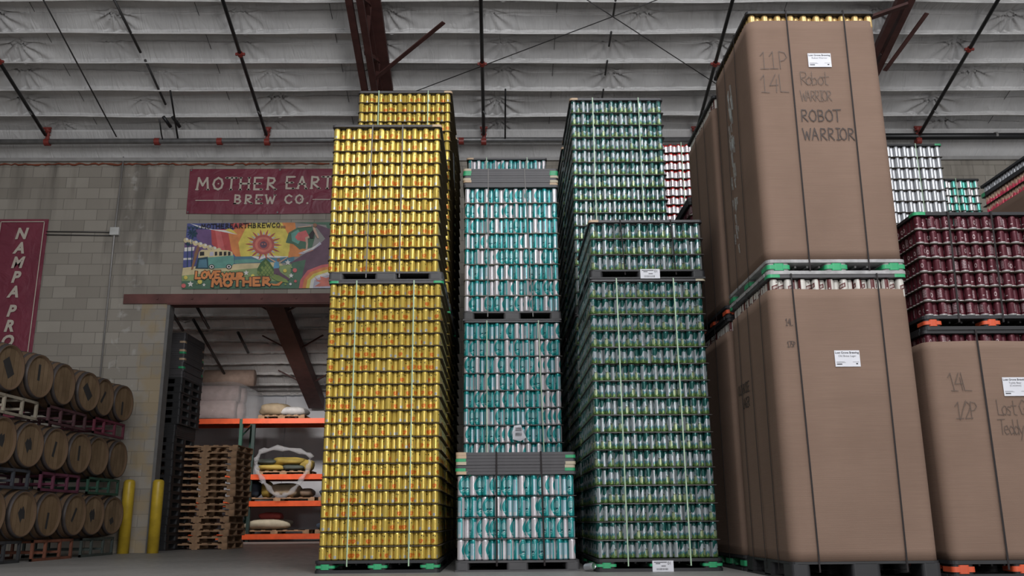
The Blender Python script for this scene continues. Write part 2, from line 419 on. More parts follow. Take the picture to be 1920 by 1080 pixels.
def paper_sticker(t, x, h):
    b = MB().box((x, -.004, .0), (x+.19, -.001, .095)); st = b.build('paper_label', MT['paper'], t); tag(st, 'white barcode sticker')
    k = MB()
    for i in range(22):
        k.box((x+.035+i*.0048, -.0055, .012), (x+.035+i*.0048+random.choice((.0012, .0024)), -.0042, .03))
    for zz, a, c in ((.078, .015, .13), (.066, .03, .07), (.045, .08, .12)):
        k.box((x+a, -.0055, zz), (x+c, -.0042, zz+.006))
    put_text(k, '01', .036, x+.135, .060, -.0055)
    k.build('label_print', MT['ink'], st)
def top_frame(x, y, z, label, mat='frame', caps=(None, None), h=.03, w=W_, d=D_, group='top frames on the can stacks', sag=False):
    t = thing('top_frame', label, 'frame', (x, y, z), group)
    m = MT[mat]; b = MB()
    for a, c in (((0, 0), (w, .09)), ((0, d-.09), (w, d))): b.prism(rrect(a[0], a[1], c[0], c[1], .03), 0, h)
    b.box((0, .08, 0), (.09, d-.08, h)); b.box((w-.09, .08, 0), (w, d-.08, h)); b.box((w/2-.05, .08, 0), (w/2+.05, d-.08, h))
    b.build('frame_body', m, t)
    for i, cm in enumerate(caps):
        if cm:
            for yy in (0, d-.12):
                c = MB().prism(rrect((-.003 if i == 0 else w-.117), yy-.003, (.117 if i == 0 else w+.003), yy+.123, .035), .001, h-.002)
                c.prism(rrect((-.003 if i == 0 else w-.117), yy-.003, (.117 if i == 0 else w+.003), yy+.123, .035), h-.002, h+.002)
                o = c.build('corner_cap', MT[cm], t); tag(o, cm+' corner cap')
    return t
def tier_sheet(x, y, z, label, mat='sheet', w=W_, d=D_, h=.003, wav=.002, lip=True):
    nx, ny = 24, 8; b = MB()
    pts = rrect(.0, .0, w, d, .03, 3)
    def zz(a, c): return wav*(sin(a*17+z*31)+sin(a*41+z*7))*.5
    # subdivide outline for gentle waviness of the sheet's edge
    P = []
    for i in range(len(pts)):
        a, c = pts[i], pts[(i+1) % len(pts)]; L = math.hypot(c[0]-a[0], c[1]-a[1]); n = max(1, int(L/.06))
        for q in range(n): P.append((a[0]+(c[0]-a[0])*q/n, a[1]+(c[1]-a[1])*q/n))
    n = len(P); cx, cy = w/2, d/2
    vs = [(px, py, zz(px, py)) for px, py in P]+[(px, py, h+zz(px, py)) for px, py in P]
    fs = [(i, (i+1) % n, n+(i+1) % n, n+i) for i in range(n)]+[tuple(range(n-1, -1, -1)), tuple(range(n, 2*n))]
    b.add(vs, fs)
    o = b.build('tier_sheet', MT[mat], None, False, (x, y, z)); return tag(o, label, 'sheet', 'sheets between the tiers of cans')
def strap(x, y0, y1, z0, z1, label, mat, w=.0115, dx=0., sidex=None, wav=0., group='straps round the stacks', xs=None):
    """strap loop: up the front, over the top, down the back; or round the left side when sidex is given"""
    b = MB(); n = 14; t = .0016
    if sidex is None:
        fr = [(x+dx*i/n+wav*sin(i*1.1), y0-.004-(.006*sin(pi*i/n)), z0+(z1-z0)*i/n) for i in range(n+1)]
        for i in range(n): b.bar(fr[i], (fr[i+1][0], fr[i+1][1], fr[i+1][2]+.002), w, t, up=(0, 1, 0))
        b.box((x+dx-w/2, y0-.005, z1), (x+dx+w/2, y1+.004, z1+t)); b.box((x-w/2, y1+.003, z0), (x+w/2, y1+.003+t, z1))
        b.box((x-w/2, y0-.004, z0-t), (x+w/2, y1+.003, z0))
    else:
        fr = [(sidex-.004-(.004*sin(pi*i/n)), x+dx*i/n+wav*sin(i*1.3), z0+(z1-z0)*i/n) for i in range(n+1)]
        for i in range(n): b.bar(fr[i], (fr[i+1][0], fr[i+1][1], fr[i+1][2]+.002), t, w, up=(0, 1, 0))
        b.box((sidex-.005, x+dx-w/2, z1), (sidex+W_+.004, x+dx+w/2, z1+t)); b.box((sidex+W_+.003, x-w/2, z0), (sidex+W_+.005, x+w/2, z1))
        b.box((sidex-.004, x-w/2, z0-t), (sidex+W_+.003, x+w/2, z0))
    o = b.build('strap', MT[mat]); return tag(o, label, 'strap', group)

# cardboard
k = NT('cardboard', .8, 0, .25); o = k.obj(); sx = k.sep(o)
n1 = k.noise(o, 1.6, 4); fl = k.noise(k.scale(o, (1.5, 1.5, 60)), 2.2, 3); st = k.noise(k.scale(o, (.6, .6, 5)), 1.3, 3)
c = k.mix(k.mapr(n1, .3, .7, 0, 1), (.186, .121, .089), (.224, .148, .110))
c = k.mix(k.mapr(fl, .35, .65, 0, .30), c, (.165, .108, .080))
c = k.mix(k.mapr(st, .55, .75, 0, .22), c, (.150, .098, .072))
k.col(c); k.bump(k.op('ADD', fl, k.op('MULTIPLY', k.op('SINE', k.op('MULTIPLY', sx[2], 700)), .25)), .25, .003)
MT['cardboard'] = k.m
def cardboard_wrap(x, y, z0, z1, label, w=W_, d=D_, r=.085, seed=1, seam=None):
    """folded corrugated sleeve with bulging walls, open at top and bottom"""
    rnd = random.Random(seed); base = rrect(0, 0, w, d, r, 5)
    P = []
    for i in range(len(base)):
        a, c = base[i], base[(i+1) % len(base)]; L = math.hypot(c[0]-a[0], c[1]-a[1]); n = max(1, int(L/.07))
        for q in range(n): P.append((a[0]+(c[0]-a[0])*q/n, a[1]+(c[1]-a[1])*q/n))
    n = len(P); nz = 26; vs = []; fs = []
    ph = [rnd.uniform(0, 6) for _ in range(4)]
    def off(px, py, t, s):
        dx, dy = px-w/2, py-d/2; L = math.hypot(dx, dy); bul = .003*sin(pi*t)+.0015*sin(9*px+ph[0]+3*t)+.002*sin(8*py+ph[1]+2*t)
        return (px+dx/L*(bul-s), py+dy/L*(bul-s))
    for s in (0, .006):
        for i in range(nz+1):
            t = i/nz
            for px, py in P:
                a, c = off(px, py, t, s); vs.append((a, c, z0+(z1-z0)*t+(.003*sin(px*9+ph[2]+py*5) if i == nz else 0)))
    N = n*(nz+1)
    for i in range(nz):
        for q in range(n):
            a, c = i*n+q, i*n+(q+1) % n; fs.append((a, c, c+n, a+n)); fs.append((N+a+n, N+c+n, N+c, N+a))
    for q in range(n):
        a, c = nz*n+q, nz*n+(q+1) % n; fs.append((a, c, N+c, N+a)); a, c = q, (q+1) % n; fs.append((N+a, N+c, c, a))
    o = MB().add(vs, fs).build('cardboard_sleeve', MT['cardboard'], None, True, (x, y, 0))
    tag(o, label, 'cardboard', 'cardboard sleeves round the pallets of cans')
    return o
# hand-drawn stroke letters: polylines in a 0..1 box (width about .7)
GL = {
 '1': [[(.1,.75),(.35,1),(.35,0)],[(.1,0),(.62,0)]], 'l1': [[(.3,1),(.3,0)]],
 '4': [[(.45,1),(.05,.4),(.6,.4)],[(.5,.75),(.48,0)]], 'L': [[(.1,1),(.12,.02),(.65,0)]],
 'P': [[(.15,0),(.15,1),(.5,.92),(.6,.7),(.42,.5),(.15,.45)]], 'R': [[(.1,0),(.12,1),(.5,.95),(.58,.75),(.45,.55),(.14,.5),(.65,0)]],
 'O': [[(.35,1),(.1,.8),(.02,.45),(.15,.1),(.38,0),(.6,.15),(.68,.5),(.58,.85),(.35,1)]],
 'B': [[(.1,0),(.1,1),(.45,.95),(.52,.75),(.4,.55),(.12,.5),(.5,.45),(.6,.25),(.45,.03),(.1,0)]],
 'T': [[(0,1),(.7,1)],[(.36,1),(.34,0)]], 'W': [[(0,1),(.2,0),(.4,.7),(.6,0),(.82,1)]], 'A': [[(0,0),(.3,1),(.6,0)],[(.12,.38),(.5,.38)]],
 'I': [[(.1,1),(.5,1)],[(.3,1),(.3,0)],[(.1,0),(.5,0)]], 'E': [[(.6,1),(.1,1),(.1,0),(.6,0)],[(.1,.5),(.5,.5)]], 'S': [[(.6,.9),(.35,1),(.12,.8),(.3,.55),(.55,.35),(.45,.05),(.05,.08)]],
 'G': [[(.6,.85),(.35,1),(.05,.6),(.2,.08),(.5,0),(.62,.4),(.4,.4)]], 'o': [[(.3,.6),(.08,.4),(.12,.08),(.35,0),(.52,.25),(.45,.55),(.3,.6)]],
 'b': [[(.1,1),(.1,0),(.4,.05),(.48,.3),(.3,.5),(.1,.4)]], 't': [[(.25,.95),(.25,.05),(.45,0)],[(.0,.6),(.5,.62)]], 'd': [[(.5,1),(.48,0)],[(.48,.4),(.25,.55),(.06,.3),(.2,.02),(.48,.15)]],
 'e': [[(.08,.3),(.45,.35),(.35,.58),(.12,.5),(.08,.2),(.25,0),(.48,.08)]], 's': [[(.45,.5),(.2,.58),(.1,.42),(.38,.22),(.3,.02),(.05,.05)]], 'y': [[(.05,.55),(.25,.1)],[(.5,.55),(.15,-.35)]],
 '/': [[(0,-.1),(.55,1.1)]], '2': [[(.05,.75),(.25,1),(.5,.8),(.4,.5),(.05,0),(.6,.02)]], '3': [[(.1,.95),(.5,.85),(.2,.5),(.55,.3),(.1,0)]], 'M': [[(0,0),(.08,1),(.38,.35),(.68,1),(.78,0)]],
 'H': [[(.05,0),(.05,1)],[(.65,0),(.65,1)],[(.05,.5),(.65,.5)]], 'C': [[(.62,.82),(.38,1),(.1,.75),(.05,.4),(.22,.06),(.45,0),(.64,.18)]], '.': [[(.1,.0),(.14,.03)]], ' ': [], '7': [[(.05,1),(.6,1),(.25,0)]], '5': [[(.55,1),(.15,1),(.12,.55),(.45,.55),(.55,.25),(.35,0),(.05,.1)]], 'V': [[(0,1),(.34,0),(.68,1)]], 'Y': [[(0,1),(.33,.5),(.66,1)],[(.33,.5),(.33,0)]], 'U': [[(.05,1),(.05,.3),(.2,.03),(.45,.03),(.62,.3),(.62,1)]], 'm': [[(0,0),(0,.55),(.25,.5),(.27,0)],[(.27,.45),(.5,.52),(.54,0)]], 'D': [[(.1,0),(.1,1),(.4,.95),(.62,.6),(.55,.2),(.35,.02),(.1,0)]], 'r': [[(.1,.55),(.1,0)],[(.1,.35),(.25,.55),(.42,.5)]], 'v': [[(0,.55),(.2,0),(.42,.55)]],
 'N': [[(.05,0),(.05,1),(.65,0),(.65,1)]],
 'w': [[(.0,.55),(.15,0),(.28,.4),(.42,0),(.58,.55)]], 'u': [[(.05,.55),(.08,.1),(.3,0),(.48,.2),(.5,.55),(.52,0)]], 'a': [[(.48,.5),(.2,.58),(.05,.25),(.25,0),(.48,.2),(.5,.55),(.52,0)]], 'c': [[(.45,.5),(.2,.58),(.06,.3),(.2,.02),(.45,.1)]],
}
def strokes(mb, txt, x, z, h, th, y=0., side=False, slant=0., adv=.8, jit=0., mi=0, serif=0., rot=0., wide=1., dpt=.0006, rnd=random.Random(5)):
    cx = x
    def P(a, b):
        a = a+slant*b; X = a*h*wide; Z = b*h
        X, Z = X*cos(rot)-Z*sin(rot), X*sin(rot)+Z*cos(rot)
        return (cx+X, z+Z)
    for ch in txt:
        for pl in GL.get(ch, []):
            y -= .000012
            pts = [P(a+rnd.uniform(-jit, jit), b+rnd.uniform(-jit, jit)) for a, b in pl]
            for (a, b), (c, d) in zip(pts, pts[1:]):
                L = math.hypot(c-a, d-b) or 1e-6; ux, uz = (c-a)/L*th*.4, (d-b)/L*th*.4; nx, nz = -(d-b)/L*th/2, (c-a)/L*th/2
                y -= .000012
                q = [(a-ux+nx, b-uz+nz), (a-ux-nx, b-uz-nz), (c+ux-nx, d+uz-nz), (c+ux+nx, d+uz+nz)]
                if side: mb.add([(y, -p[0], p[1]) for p in q], [(0, 1, 2, 3)], mi)
                else: mb.add([(p[0], y, p[1]) for p in q], [(3, 2, 1, 0)], mi)
            if serif and ch not in 'OCGSo.':
                for (a, b) in (pts[0], pts[-1]):
                    mb.add([(a-serif, y, b-th/3), (a+serif, y, b-th/3), (a+serif, y, b+th/3), (a-serif, y, b+th/3)], [(0, 1, 2, 3)], mi)
        cx += adv*h*wide*(1.18 if ch in 'WM' else .6 if ch in ' I.' else 1)
        z += sin(rot)*adv*h*wide*0
def shipping_label(parent, x, z, y, lines, w=.20, h=.13, tilt=.0):
    b = MB().add([(x, y, z), (x+w, y, z), (x+w, y-.001, z+h), (x, y-.001, z+h)], [(0, 1, 2, 3)])
    b.box((x, y-.0016, z), (x+w, y, z+h))
    o = b.build('shipping_label', MT['paper'], parent); tag(o, 'white printed shipping label taped on the cardboard')
    k_ = MB(); yy = y-.0022
    vs, fs = text_geo(lines[0], .0235, offset=.0006); wd = max(v[0] for v in vs)
    k_.add([(x+w/2+(a-wd/2)*min(1, (w-.01)/wd), yy, z+h-.026+b_) for a, b_, _ in vs], fs)
    for i, ln in enumerate(lines[1:]):
        vs, fs = text_geo(ln, .022); wd = max(v[0] for v in vs); k_.add([(x+w/2-wd/2+a, yy, z+h-.052-.021*i+b_) for a, b_, _ in vs], fs)
    k_.box((x+.012, yy, z+.016), (x+.055, yy+.0004, z+.024)); k_.box((x+w-.035, yy, z+.018), (x+w-.02, yy+.0004, z+.028))
    k_.box((x+.01, yy, z+.037), (x+.075, yy+.0004, z+.039)); k_.box((x+.01, yy, z+.031), (x+.085, yy+.0004, z+.033)); k_.box((x+w-.06, yy, z+.036), (x+w-.01, yy+.0004, z+.038))
    k_.build('label_print', MT['ink'], o)
    return o

# ================================================================== the room
SL = .317; YW = 15.3; ZT = 7.1
def zr(y, off=0): return ZT+(YW-y)*SL-off
# floor
k = NT('polished_concrete', .42, 0, .4); o = k.obj(); n = k.noise(o, .7, 5); n2 = k.noise(o, 9, 4)
c = k.mix(k.mapr(n, .3, .7, 0, 1), (.22, .213, .20), (.30, .29, .275)); c = k.mix(k.mapr(n2, .5, .75, 0, .35), c, (.17, .165, .16))
k.col(c); k.l.new(k.mapr(n2, .3, .7, .35, .6), k.b.inputs['Roughness']); k.bump(n2, .08, .01)
struct(MB().box((-14, -6, -.2), (14, 27, 0)).build('floor', k.m))
# concrete-block wall with staining
k = NT('concrete_block', .85, 0, .2); o = k.obj(); s = k.sep(o); v = k.comb(s[0], s[2], 0)
br = k.n.new('ShaderNodeTexBrick'); k.l.new(v, br.inputs['Vector']); br.offset = .5
for nm, val in (('Scale', 1), ('Mortar Size', .006), ('Brick Width', .406), ('Row Height', .203), ('Mortar Smooth', .3), ('Bias', 0)): br.inputs[nm].default_value = val
br.inputs['Color1'].default_value = (.265, .240, .205, 1); br.inputs['Color2'].default_value = (.36, .330, .285, 1); br.inputs['Mortar'].default_value = (.17, .155, .135, 1)
c = br.outputs[0]
c = k.mix(k.mapr(k.noise(v, .8, 5), .35, .7, 0, .45), c, (.23, .205, .175))
streak = k.mapr(k.noise(k.comb(s[0], k.op('MULTIPLY', s[2], .09), 0), 3.2, 4), .5, .68, 0, 1)
hi = k.mapr(s[2], 5.2, 6.9, 0, .8)
c = k.mix(k.op('MULTIPLY', streak, hi), c, (.085, .076, .066))
c = k.mix(k.op('MULTIPLY', k.band(s[0], -6.62, -6.18), k.mapr(k.noise(k.comb(s[0], s[2], 0), 5, 4), .56, .66, 0, .75)), c, (.42, .40, .37))
wet = k.op('MULTIPLY', k.op('MULTIPLY', k.band(s[0], -6.95, -5.9), k.mapr(s[2], 3.6, 5.4, 0, .5)), k.mapr(k.noise(k.comb(s[0], k.op('MULTIPLY', s[2], .15), 0), 4, 3), .4, .6, 0, 1))
c = k.mix(wet, c, (.09, .082, .074))
c = k.mix(k.op('MULTIPLY', k.op('MULTIPLY', k.band(s[0], -6.15, -5.5), k.lt(s[2], 4.15)), k.mapr(k.noise(v, 3, 4), .42, .6, 0, .6)), c, (.33, .245, .13))
k.col(c); k.bump(k.op('ADD', br.outputs[1], k.op('MULTIPLY', k.noise(o, 40, 4), -.3)), -.5, .01)
MT['block'] = k.m
wl = MB()
DX0, DX1, DZ = -5.71, -1.4, 4.16
wl.box((-14, YW, 0), (DX0, YW+.2, zr(YW)+.1)); wl.box((DX1, YW, 0), (14, YW+.2, zr(YW)+.1)); wl.box((DX0, YW, DZ), (DX1, YW+.2, zr(YW)+.1))
struct(wl.build('wall_back', MT['block']))
struct(MB().box((DX0-.002, YW-.012, 0), (DX0+.05, YW+.21, DZ)).build('trim_1', plain('grey_steel_jamb', (.13, .125, .12), .6)))
lm = plain('rusted_red_lintel', (.115, .042, .036), .7, var=.3, sc=3)
b = MB().box((-6.47, YW-.03, DZ-.01), (DX1+.6, YW+.0, DZ+.16)); b.box((DX0, YW-.03, DZ-.03), (DX1, YW+.22, DZ-.005))
for i in range(9): b.box((-5.9+i*.6, YW-.045, DZ+.06), (-5.87+i*.6, YW-.03, DZ+.09))
struct(b.build('trim_2', lm))
# draped insulation ceiling
k = NT('white_roof_insulation', .30, .0, .5); o = k.obj(); s = k.sep(o)
n = k.noise(k.scale(o, (1, .5, .5)), 2.5, 3, .5, 1.); n3 = k.noise(o, 1.2, 3)
c = k.mix(k.mapr(n3, .3, .7, 0, 1), (.54, .53, .525), (.68, .67, .66)); c = k.mix(k.mapr(n, .55, .8, 0, .25), c, (.46, .45, .45))
k.col(c); k.bump(k.noise(k.scale(o, (1.3, .30, .30)), 5.5, 2, .45, 2.2), .55, .045)
MT['insul'] = k.m
# ledge flashing and foam line at the wall top
struct(MB().add([(-12, YW-.35, zr(YW-.35)+.02), (12, YW-.35, zr(YW-.35)+.02), (12, YW-.03, 6.86), (-12, YW-.03, 6.86), (-12, YW-.35, zr(YW-.35)+.05), (12, YW-.35, zr(YW-.35)+.05), (12, YW-.005, 6.90), (-12, YW-.005, 6.90)], [(0,1,2,3),(7,6,5,4),(0,4,5,1),(1,5,6,2),(2,6,7,3),(3,7,4,0)]).build('trim_6', MT['insul'])) if 'insul' in MT else None
b = MB().box((-14, YW-.05, 6.79), (14, YW+.02, 6.855)); struct(b.build('trim_3', plain('pale_flashing', (.30, .29, .28), .5)))
b = MB(); x = -14
pts = []
while x < -3:
    pts.append((x, YW-.02, 6.745+random.uniform(-.02, .012))); x += .06
b.tube(pts, [random.uniform(.006, .02) for _ in pts], 6); struct(b.build('trim_4', plain('red_foam_sealant', (.22, .06, .03), .9)))
rn = random.Random(4)
per = .597; ph0 = 13.36
prof = [(0.0, .0), (.02, .08), (.05, .115), (.07, .125), (.24, .150), (.43, .180), (.462, .184), (.475, .182), (.488, .170), (.505, .158), (.56, .140), (.64, .115), (.74, .080), (.84, .045), (.92, .018), (.955, .004), (.972, -.010), (.99, -.010)]
puck = {}
for q in range(-12, 24): puck[q] = [(rn.uniform(-.35, .35)+i*1.95+(q % 2)*.2, rn.uniform(.28, .50), rn.uniform(.25, 1.0)) for i in range(-7, 8)]
TT = np.array([t for t, z in prof]); ZZ = np.array([z for t, z in prof])
tt = np.unique(np.concatenate([TT, np.linspace(.50, .95, 16)])); zz_ = np.interp(tt, TT, ZZ)
def drape(name, q0, q1, x0, x1, step):
    XS = np.arange(x0, x1+.001, step); V = []
    for q in range(q0, q1):
        T, X = np.meshgrid(tt, XS, indexing='ij'); Z = np.repeat(zz_[:, None], len(XS), 1)
        Y = ph0+q*per+T*per-per*.98
        fold = np.zeros_like(X); on = (T > .46)
        for px, wd, am in puck[q]:
            dx = X-px; dt = (T-.47)*.75; r = np.hypot(dx, dt); a = np.arctan2(dx, dt+1e-4)
            fold += on*am*(.048*np.cos(13*a+px*5)*np.minimum(r/.10, 1)*np.exp(-(r/wd)**2)) + on*am*.028*np.exp(-(dx/.16)**2)*np.sin(np.clip((T-.47)/.5, 0, 1)*pi)
            fold += (T < .46)*am*.006*np.cos(9*a)*np.exp(-(dx/.3)**2)*(T > .1)
        wv_ = .015*np.sin(X*1.1+q*1.9)+.006*np.sin(X*3.1+q*2.7)
        zrr = ZT+(YW-Y)*SL
        zfin = zrr+Z*(1+.22*np.sin(X*.9+q*2.1))+wv_*np.where(T > .4, .6, .3)-fold+.004*np.sin(X*19+q+T*5)*on
        V.append(np.stack([X, Y+.02*np.sin(X*1.1+q), zfin], -1).reshape(-1, 3))
    V = np.concatenate(V); nX = len(XS); nR = len(V)//nX
    a = (np.arange(nR-1)[:, None]*nX+np.arange(nX-1)[None, :]).ravel(); F = np.stack([a, a+nX, a+nX+1, a+1], -1)
    me = bpy.data.meshes.new(name); me.vertices.add(len(V)); me.vertices.foreach_set('co', V.astype(np.float32).ravel())
    me.loops.add(F.size); me.loops.foreach_set('vertex_index', F.astype(np.int32).ravel())
    me.polygons.add(len(F)); me.polygons.foreach_set('loop_start', np.arange(0, F.size, 4, dtype=np.int32)); me.polygons.foreach_set('loop_total', np.full(len(F), 4, dtype=np.int32))
    me.polygons.foreach_set('use_smooth', np.ones(len(F), dtype=bool)); me.materials.append(MT['insul']); me.update(calc_edges=True); me.validate()
    struct(link(name, me))
drape('ceiling', -9, 5, -10.5, 10.5, .028)
drape('ceiling_storeroom', 5, 21, -12, 0, .08)
# seam beads in the insulation: part of the ceiling surface
rs = MB()
for kq in range(-7, 4):
    y_ = ph0+kq*per
    pts = [(x, y_-.026+.02*sin(x*1.1+kq), zr(y_)-.014+(.015*sin(x*1.1+kq*1.9)+.006*sin(x*3.1+kq*2.7))*.6) for x in np.arange(-10.5, 10.6, .15)]
    rs.tube(pts, .0125, 6)
struct(rs.build('ceiling_seams', plain('pale_seam_tape', (.66, .65, .64), .5)))
# side of the building beyond the frame: left wall
struct(MB().box((-14.2, 4, 0), (-14, 27, 9)).build('wall_left', MT['block']))
# storeroom
struct(MB().box((-14, 25.5, 0), (0, 25.7, 3.95)).build('wall_storeroom', MT['white_wall']))
struct(MB().box((-1.4, 15.5, 0), (-1.2, 25.6, 7.2)).build('wall_storeroom_side', MT['white_wall']))
b = MB()
for x in np.arange(-13.5, -1.6, 1.25): b.box((x, 25.44, 0), (x+.05, 25.5, 3.9))
struct(b.build('trim_5', MT['white_wall']))

# ---- girders, braces, pipes
def girder(x, label, y0=9.4, y1=15.25, tx=.17, tw=.20):
    t = thing('roof_girder', label, 'girder', (0, 0, 0), 'red-brown roof girders')
    def P(dx, y, off): return (x+dx, y, zr(y, off))
    lo = .40
    for dx in (-.14, .02): MB().bar(P(dx, y0, lo), P(dx, y1, lo), .10, .09).build('bottom_chord', MT['steel_brown'], t)
    MB().bar(P(tx, y0, .05), P(tx, y1, .05), tw, .10).build('top_chord', MT['steel_brown'], t)
    MB().bar(P(.06, y0, .12), P(.06, y1, .12), .08, .08).build('top_chord', MT['steel_brown'], t)
    y = y0; i = 0
    while y < y1-.5:
        a, c = (lo, .06) if i % 2 == 0 else (.06, lo)
        MB().bar(P(-.02+(.12 if a < .2 else 0), y, a), P(-.02+(.12 if c < .2 else 0), y+.55, c), .06, .06).build('web_bar', MT['steel_brown'], t); y += .55; i += 1
    return t
girder(-2.0, 'red-brown steel truss girder running up behind the yellow can stacks')
girder(6.10, 'red-brown steel girder at the top right behind the tall cardboard load', tx=.06, tw=.12)
def rod(name, pts, r, label, cat, mat, group=None, n=8):
    o = MB().tube(pts, r, n).build(name, MT[mat], None, True); return tag(o, label, cat, group)
def bar_thing(name, a, b_, w, h, label, cat, mat, group=None):
    o = MB().bar(a, b_, w, h).build(name, MT[mat]); return tag(o, label, cat, group)
bar_thing('flange_brace', (-.79, 12.32, 7.83), (-2.0, 13.26, 7.33), .07, .02, 'thin red-brown brace slanting from the girder behind the yellow stacks', 'brace', 'steel_brown', 'flange braces')
bar_thing('flange_brace', (6.52, 12.05, 7.83), (6.2, 12.95, 7.35), .07, .02, 'thin brown brace slanting up beside the right-hand girder', 'brace', 'steel_brown', 'flange braces')
bar_thing('flange_brace', (6.02, 11.6, 7.7), (5.3, 12.0, 7.6), .09, .04, 'brown brace touching the top corner of the tall cardboard load', 'brace', 'steel_brown', 'flange braces')
def sprinkler(x, y0, label, top=.16, drop=True, ycol=(13.3,)):
    t = thing('sprinkler_pipe', label, 'pipe', (0, 0, 0), 'black branch pipes under the roof')
    MB().tube([(x, y0, zr(y0, top)), (x, 14.80, zr(14.80, top))], .030, 10).build('pipe_run', MT['pipe_black'], t, True)
    for yc in ycol:
        c = MB().tube([(x, yc-.03, zr(yc-.03, top)), (x, yc+.03, zr(yc+.03, top))], .044, 12); c.box((x-.075, yc-.015, zr(yc, top)-.02), (x+.075, yc+.015, zr(yc, top)+.02)); c.build('coupling', MT['pipe_red'], t)
    if drop:
        c = MB().tube([(x, 14.78, zr(14.78, top)+.03), (x+.01, 14.84, 7.18), (x, 14.9, 7.0)], .034, 10)
        c.tube([(x-.07, 14.84, 7.24), (x+.07, 14.84, 7.24)], .022, 8); c.tube([(x-.05, 14.86, 7.12), (x+.05, 14.86, 7.12)], .02, 8)
        c.tube([(x, 14.87, 7.24), (x, 14.87, 7.18)], .05, 12); c.tube([(x-.045, 14.9, 7.0), (x+.045, 14.9, 7.0)], .066, 12)
        c.build('drop_fitting', MT['pipe_red'], t)
    h = MB().tube([(x, 14.2, zr(14.2, top)-.03), (x+.05, 14.2, zr(14.2, top)-.09)], .012, 6); h.build('sprinkler_head', MT['pipe_zinc'], t); return t
sprinkler(-7.93, 12.2, 'black sprinkler pipe, leftmost, above the vertical maroon banner', ycol=(13.15,))
sprinkler(-4.06, 9.2, 'black sprinkler pipe ending above the pale lettered banner', ycol=(13.0,))
sprinkler(-.22, 9.2, 'black sprinkler pipe between the yellow stacks and the tall green stack', ycol=(13.2,))
sprinkler(3.56, 9.2, 'black sprinkler pipe passing behind the tall cardboard load', ycol=(13.2,))
sprinkler(7.58, 9.2, 'black sprinkler pipe right of the right-hand girder', ycol=(12.9,))
sprinkler(11.4, 9.2, 'black sprinkler pipe cut by the right edge above the silver cans', ycol=(13.0,))
t = thing('main_pipe', 'long grey galvanised pipe running along the top of the block wall', 'pipe')
MB().tube([(-14, 14.9, 6.99), (-3, 14.9, 7.03), (4.6, 14.9, 7.03)], .05, 14).build('pipe_run', MT['pipe_zinc'], t, True)
for x in (-6.0, -4.9, -.62): MB().tube([(x-.045, 14.9, 7.01), (x+.045, 14.9, 7.01)], .066, 12).build('coupling', MT['pipe_red'], t)
t = thing('main_pipe', 'black pipe along the wall above the silver cans', 'pipe')
MB().tube([(5.0, 14.9, 7.08), (14, 14.9, 7.10)], .06, 14).build('pipe_run', MT['pipe_black'], t, True)
MB().tube([(8.98, 14.9, 7.10), (9.02, 14.9, 7.10)], .066, 12).build('coupling', MT['conduit'], t)
G = 'thin rods and cables under the roof'
rod('roof_cable', [(-6.73, 11.0, zr(11, .12)), (-6.73, 14.9, zr(14.9, .12))], .012, 'long thin dark cable slanting across the ceiling at far left', 'cable', 'wire', G)
rod('roof_cable', [(-2.2, 14.27, zr(14.27, .1)), (1.79, 12.34, zr(12.34, .1)), (2.7, 11.9, zr(11.9, .1))], .008, 'thin bracing cable rising from the yellow stack towards the ceiling middle', 'cable', 'wire', G)
rod('roof_cable', [(1.2, 11.9, zr(11.9, .1)), (1.79, 12.33, zr(12.33, .1)), (3.9, 13.85, zr(13.85, .1))], .008, 'thin bracing cable descending from ceiling middle towards the tall cardboard load', 'cable', 'wire', G)
rod('purlin_rod', [(-5.72, 12.1, zr(12.1, .04)), (-5.68, 13.1, zr(13.1, .04))], .022, 'dark rod showing through the insulation left of the dangling pipes', 'rod', 'wire', G)
rod('purlin_rod', [(-5.68, 13.3, zr(13.3, 0)), (-5.68, 14.3, zr(14.3, -.02))], .020, 'dark rod continuing through the insulation towards the wall', 'rod', 'wire', G)
rod('hanging_rod', [(-5.44, 13.84, 7.46), (-5.66, 15.0, 7.02)], .016, 'black rod hanging from the roof to the grey wall pipe', 'rod', 'pipe_black', G)
o = MB().tube([(-5.76, 14.45, 7.28), (-5.68, 14.62, 7.16)], .03).tube([(-5.60, 14.45, 7.28), (-5.52, 14.62, 7.16)], .03).tube([(-5.84, 14.5, 7.25), (-5.88, 14.75, 7.08), (-5.9, 14.9, 7.02)], .012).build('pipe_hanger', MT['pipe_black'], None, True)
tag(o, 'small black pipe hanger bracket above the wall pipe, over the door', 'hanger')
rod('hanging_rod', [(.16, 13.79, 7.46), (.16, 14.85, 7.04)], .015, 'black rod hanging down left of the tall green stack', 'rod', 'pipe_black', G)
for i, (a, c) in enumerate(((12.05, 12.42), (12.70, 13.02), (13.28, 13.62), (13.9, 14.3))):
    rod('purlin_rod', [(1.82, a, zr(a, .03)), (1.82, c, zr(c, .0))], .016, f'short dark rod between the purlins above the green stack, {ORD[i+1]} from the top', 'rod', 'wire', G)
for q, x in enumerate((-7.1, -4.6, -2.55, .95, 4.5, 8.9)):
    o = MB().tube([(x, 11.2, zr(11.2, -.118)), (x, 13.2, zr(13.2, -.118)), (x, 14.9, zr(14.9, -.118))], .0045, 5)
    tag(o.build('tie_wire', MT['wire'], None, True), 'thin tie wire stitched along the insulation '+('far left of the ceiling', 'above the lettered banner', 'left of the left girder', 'right of the middle sprinkler pipe', 'just left of the cardboard load', 'at far right')[q], 'wire', G)

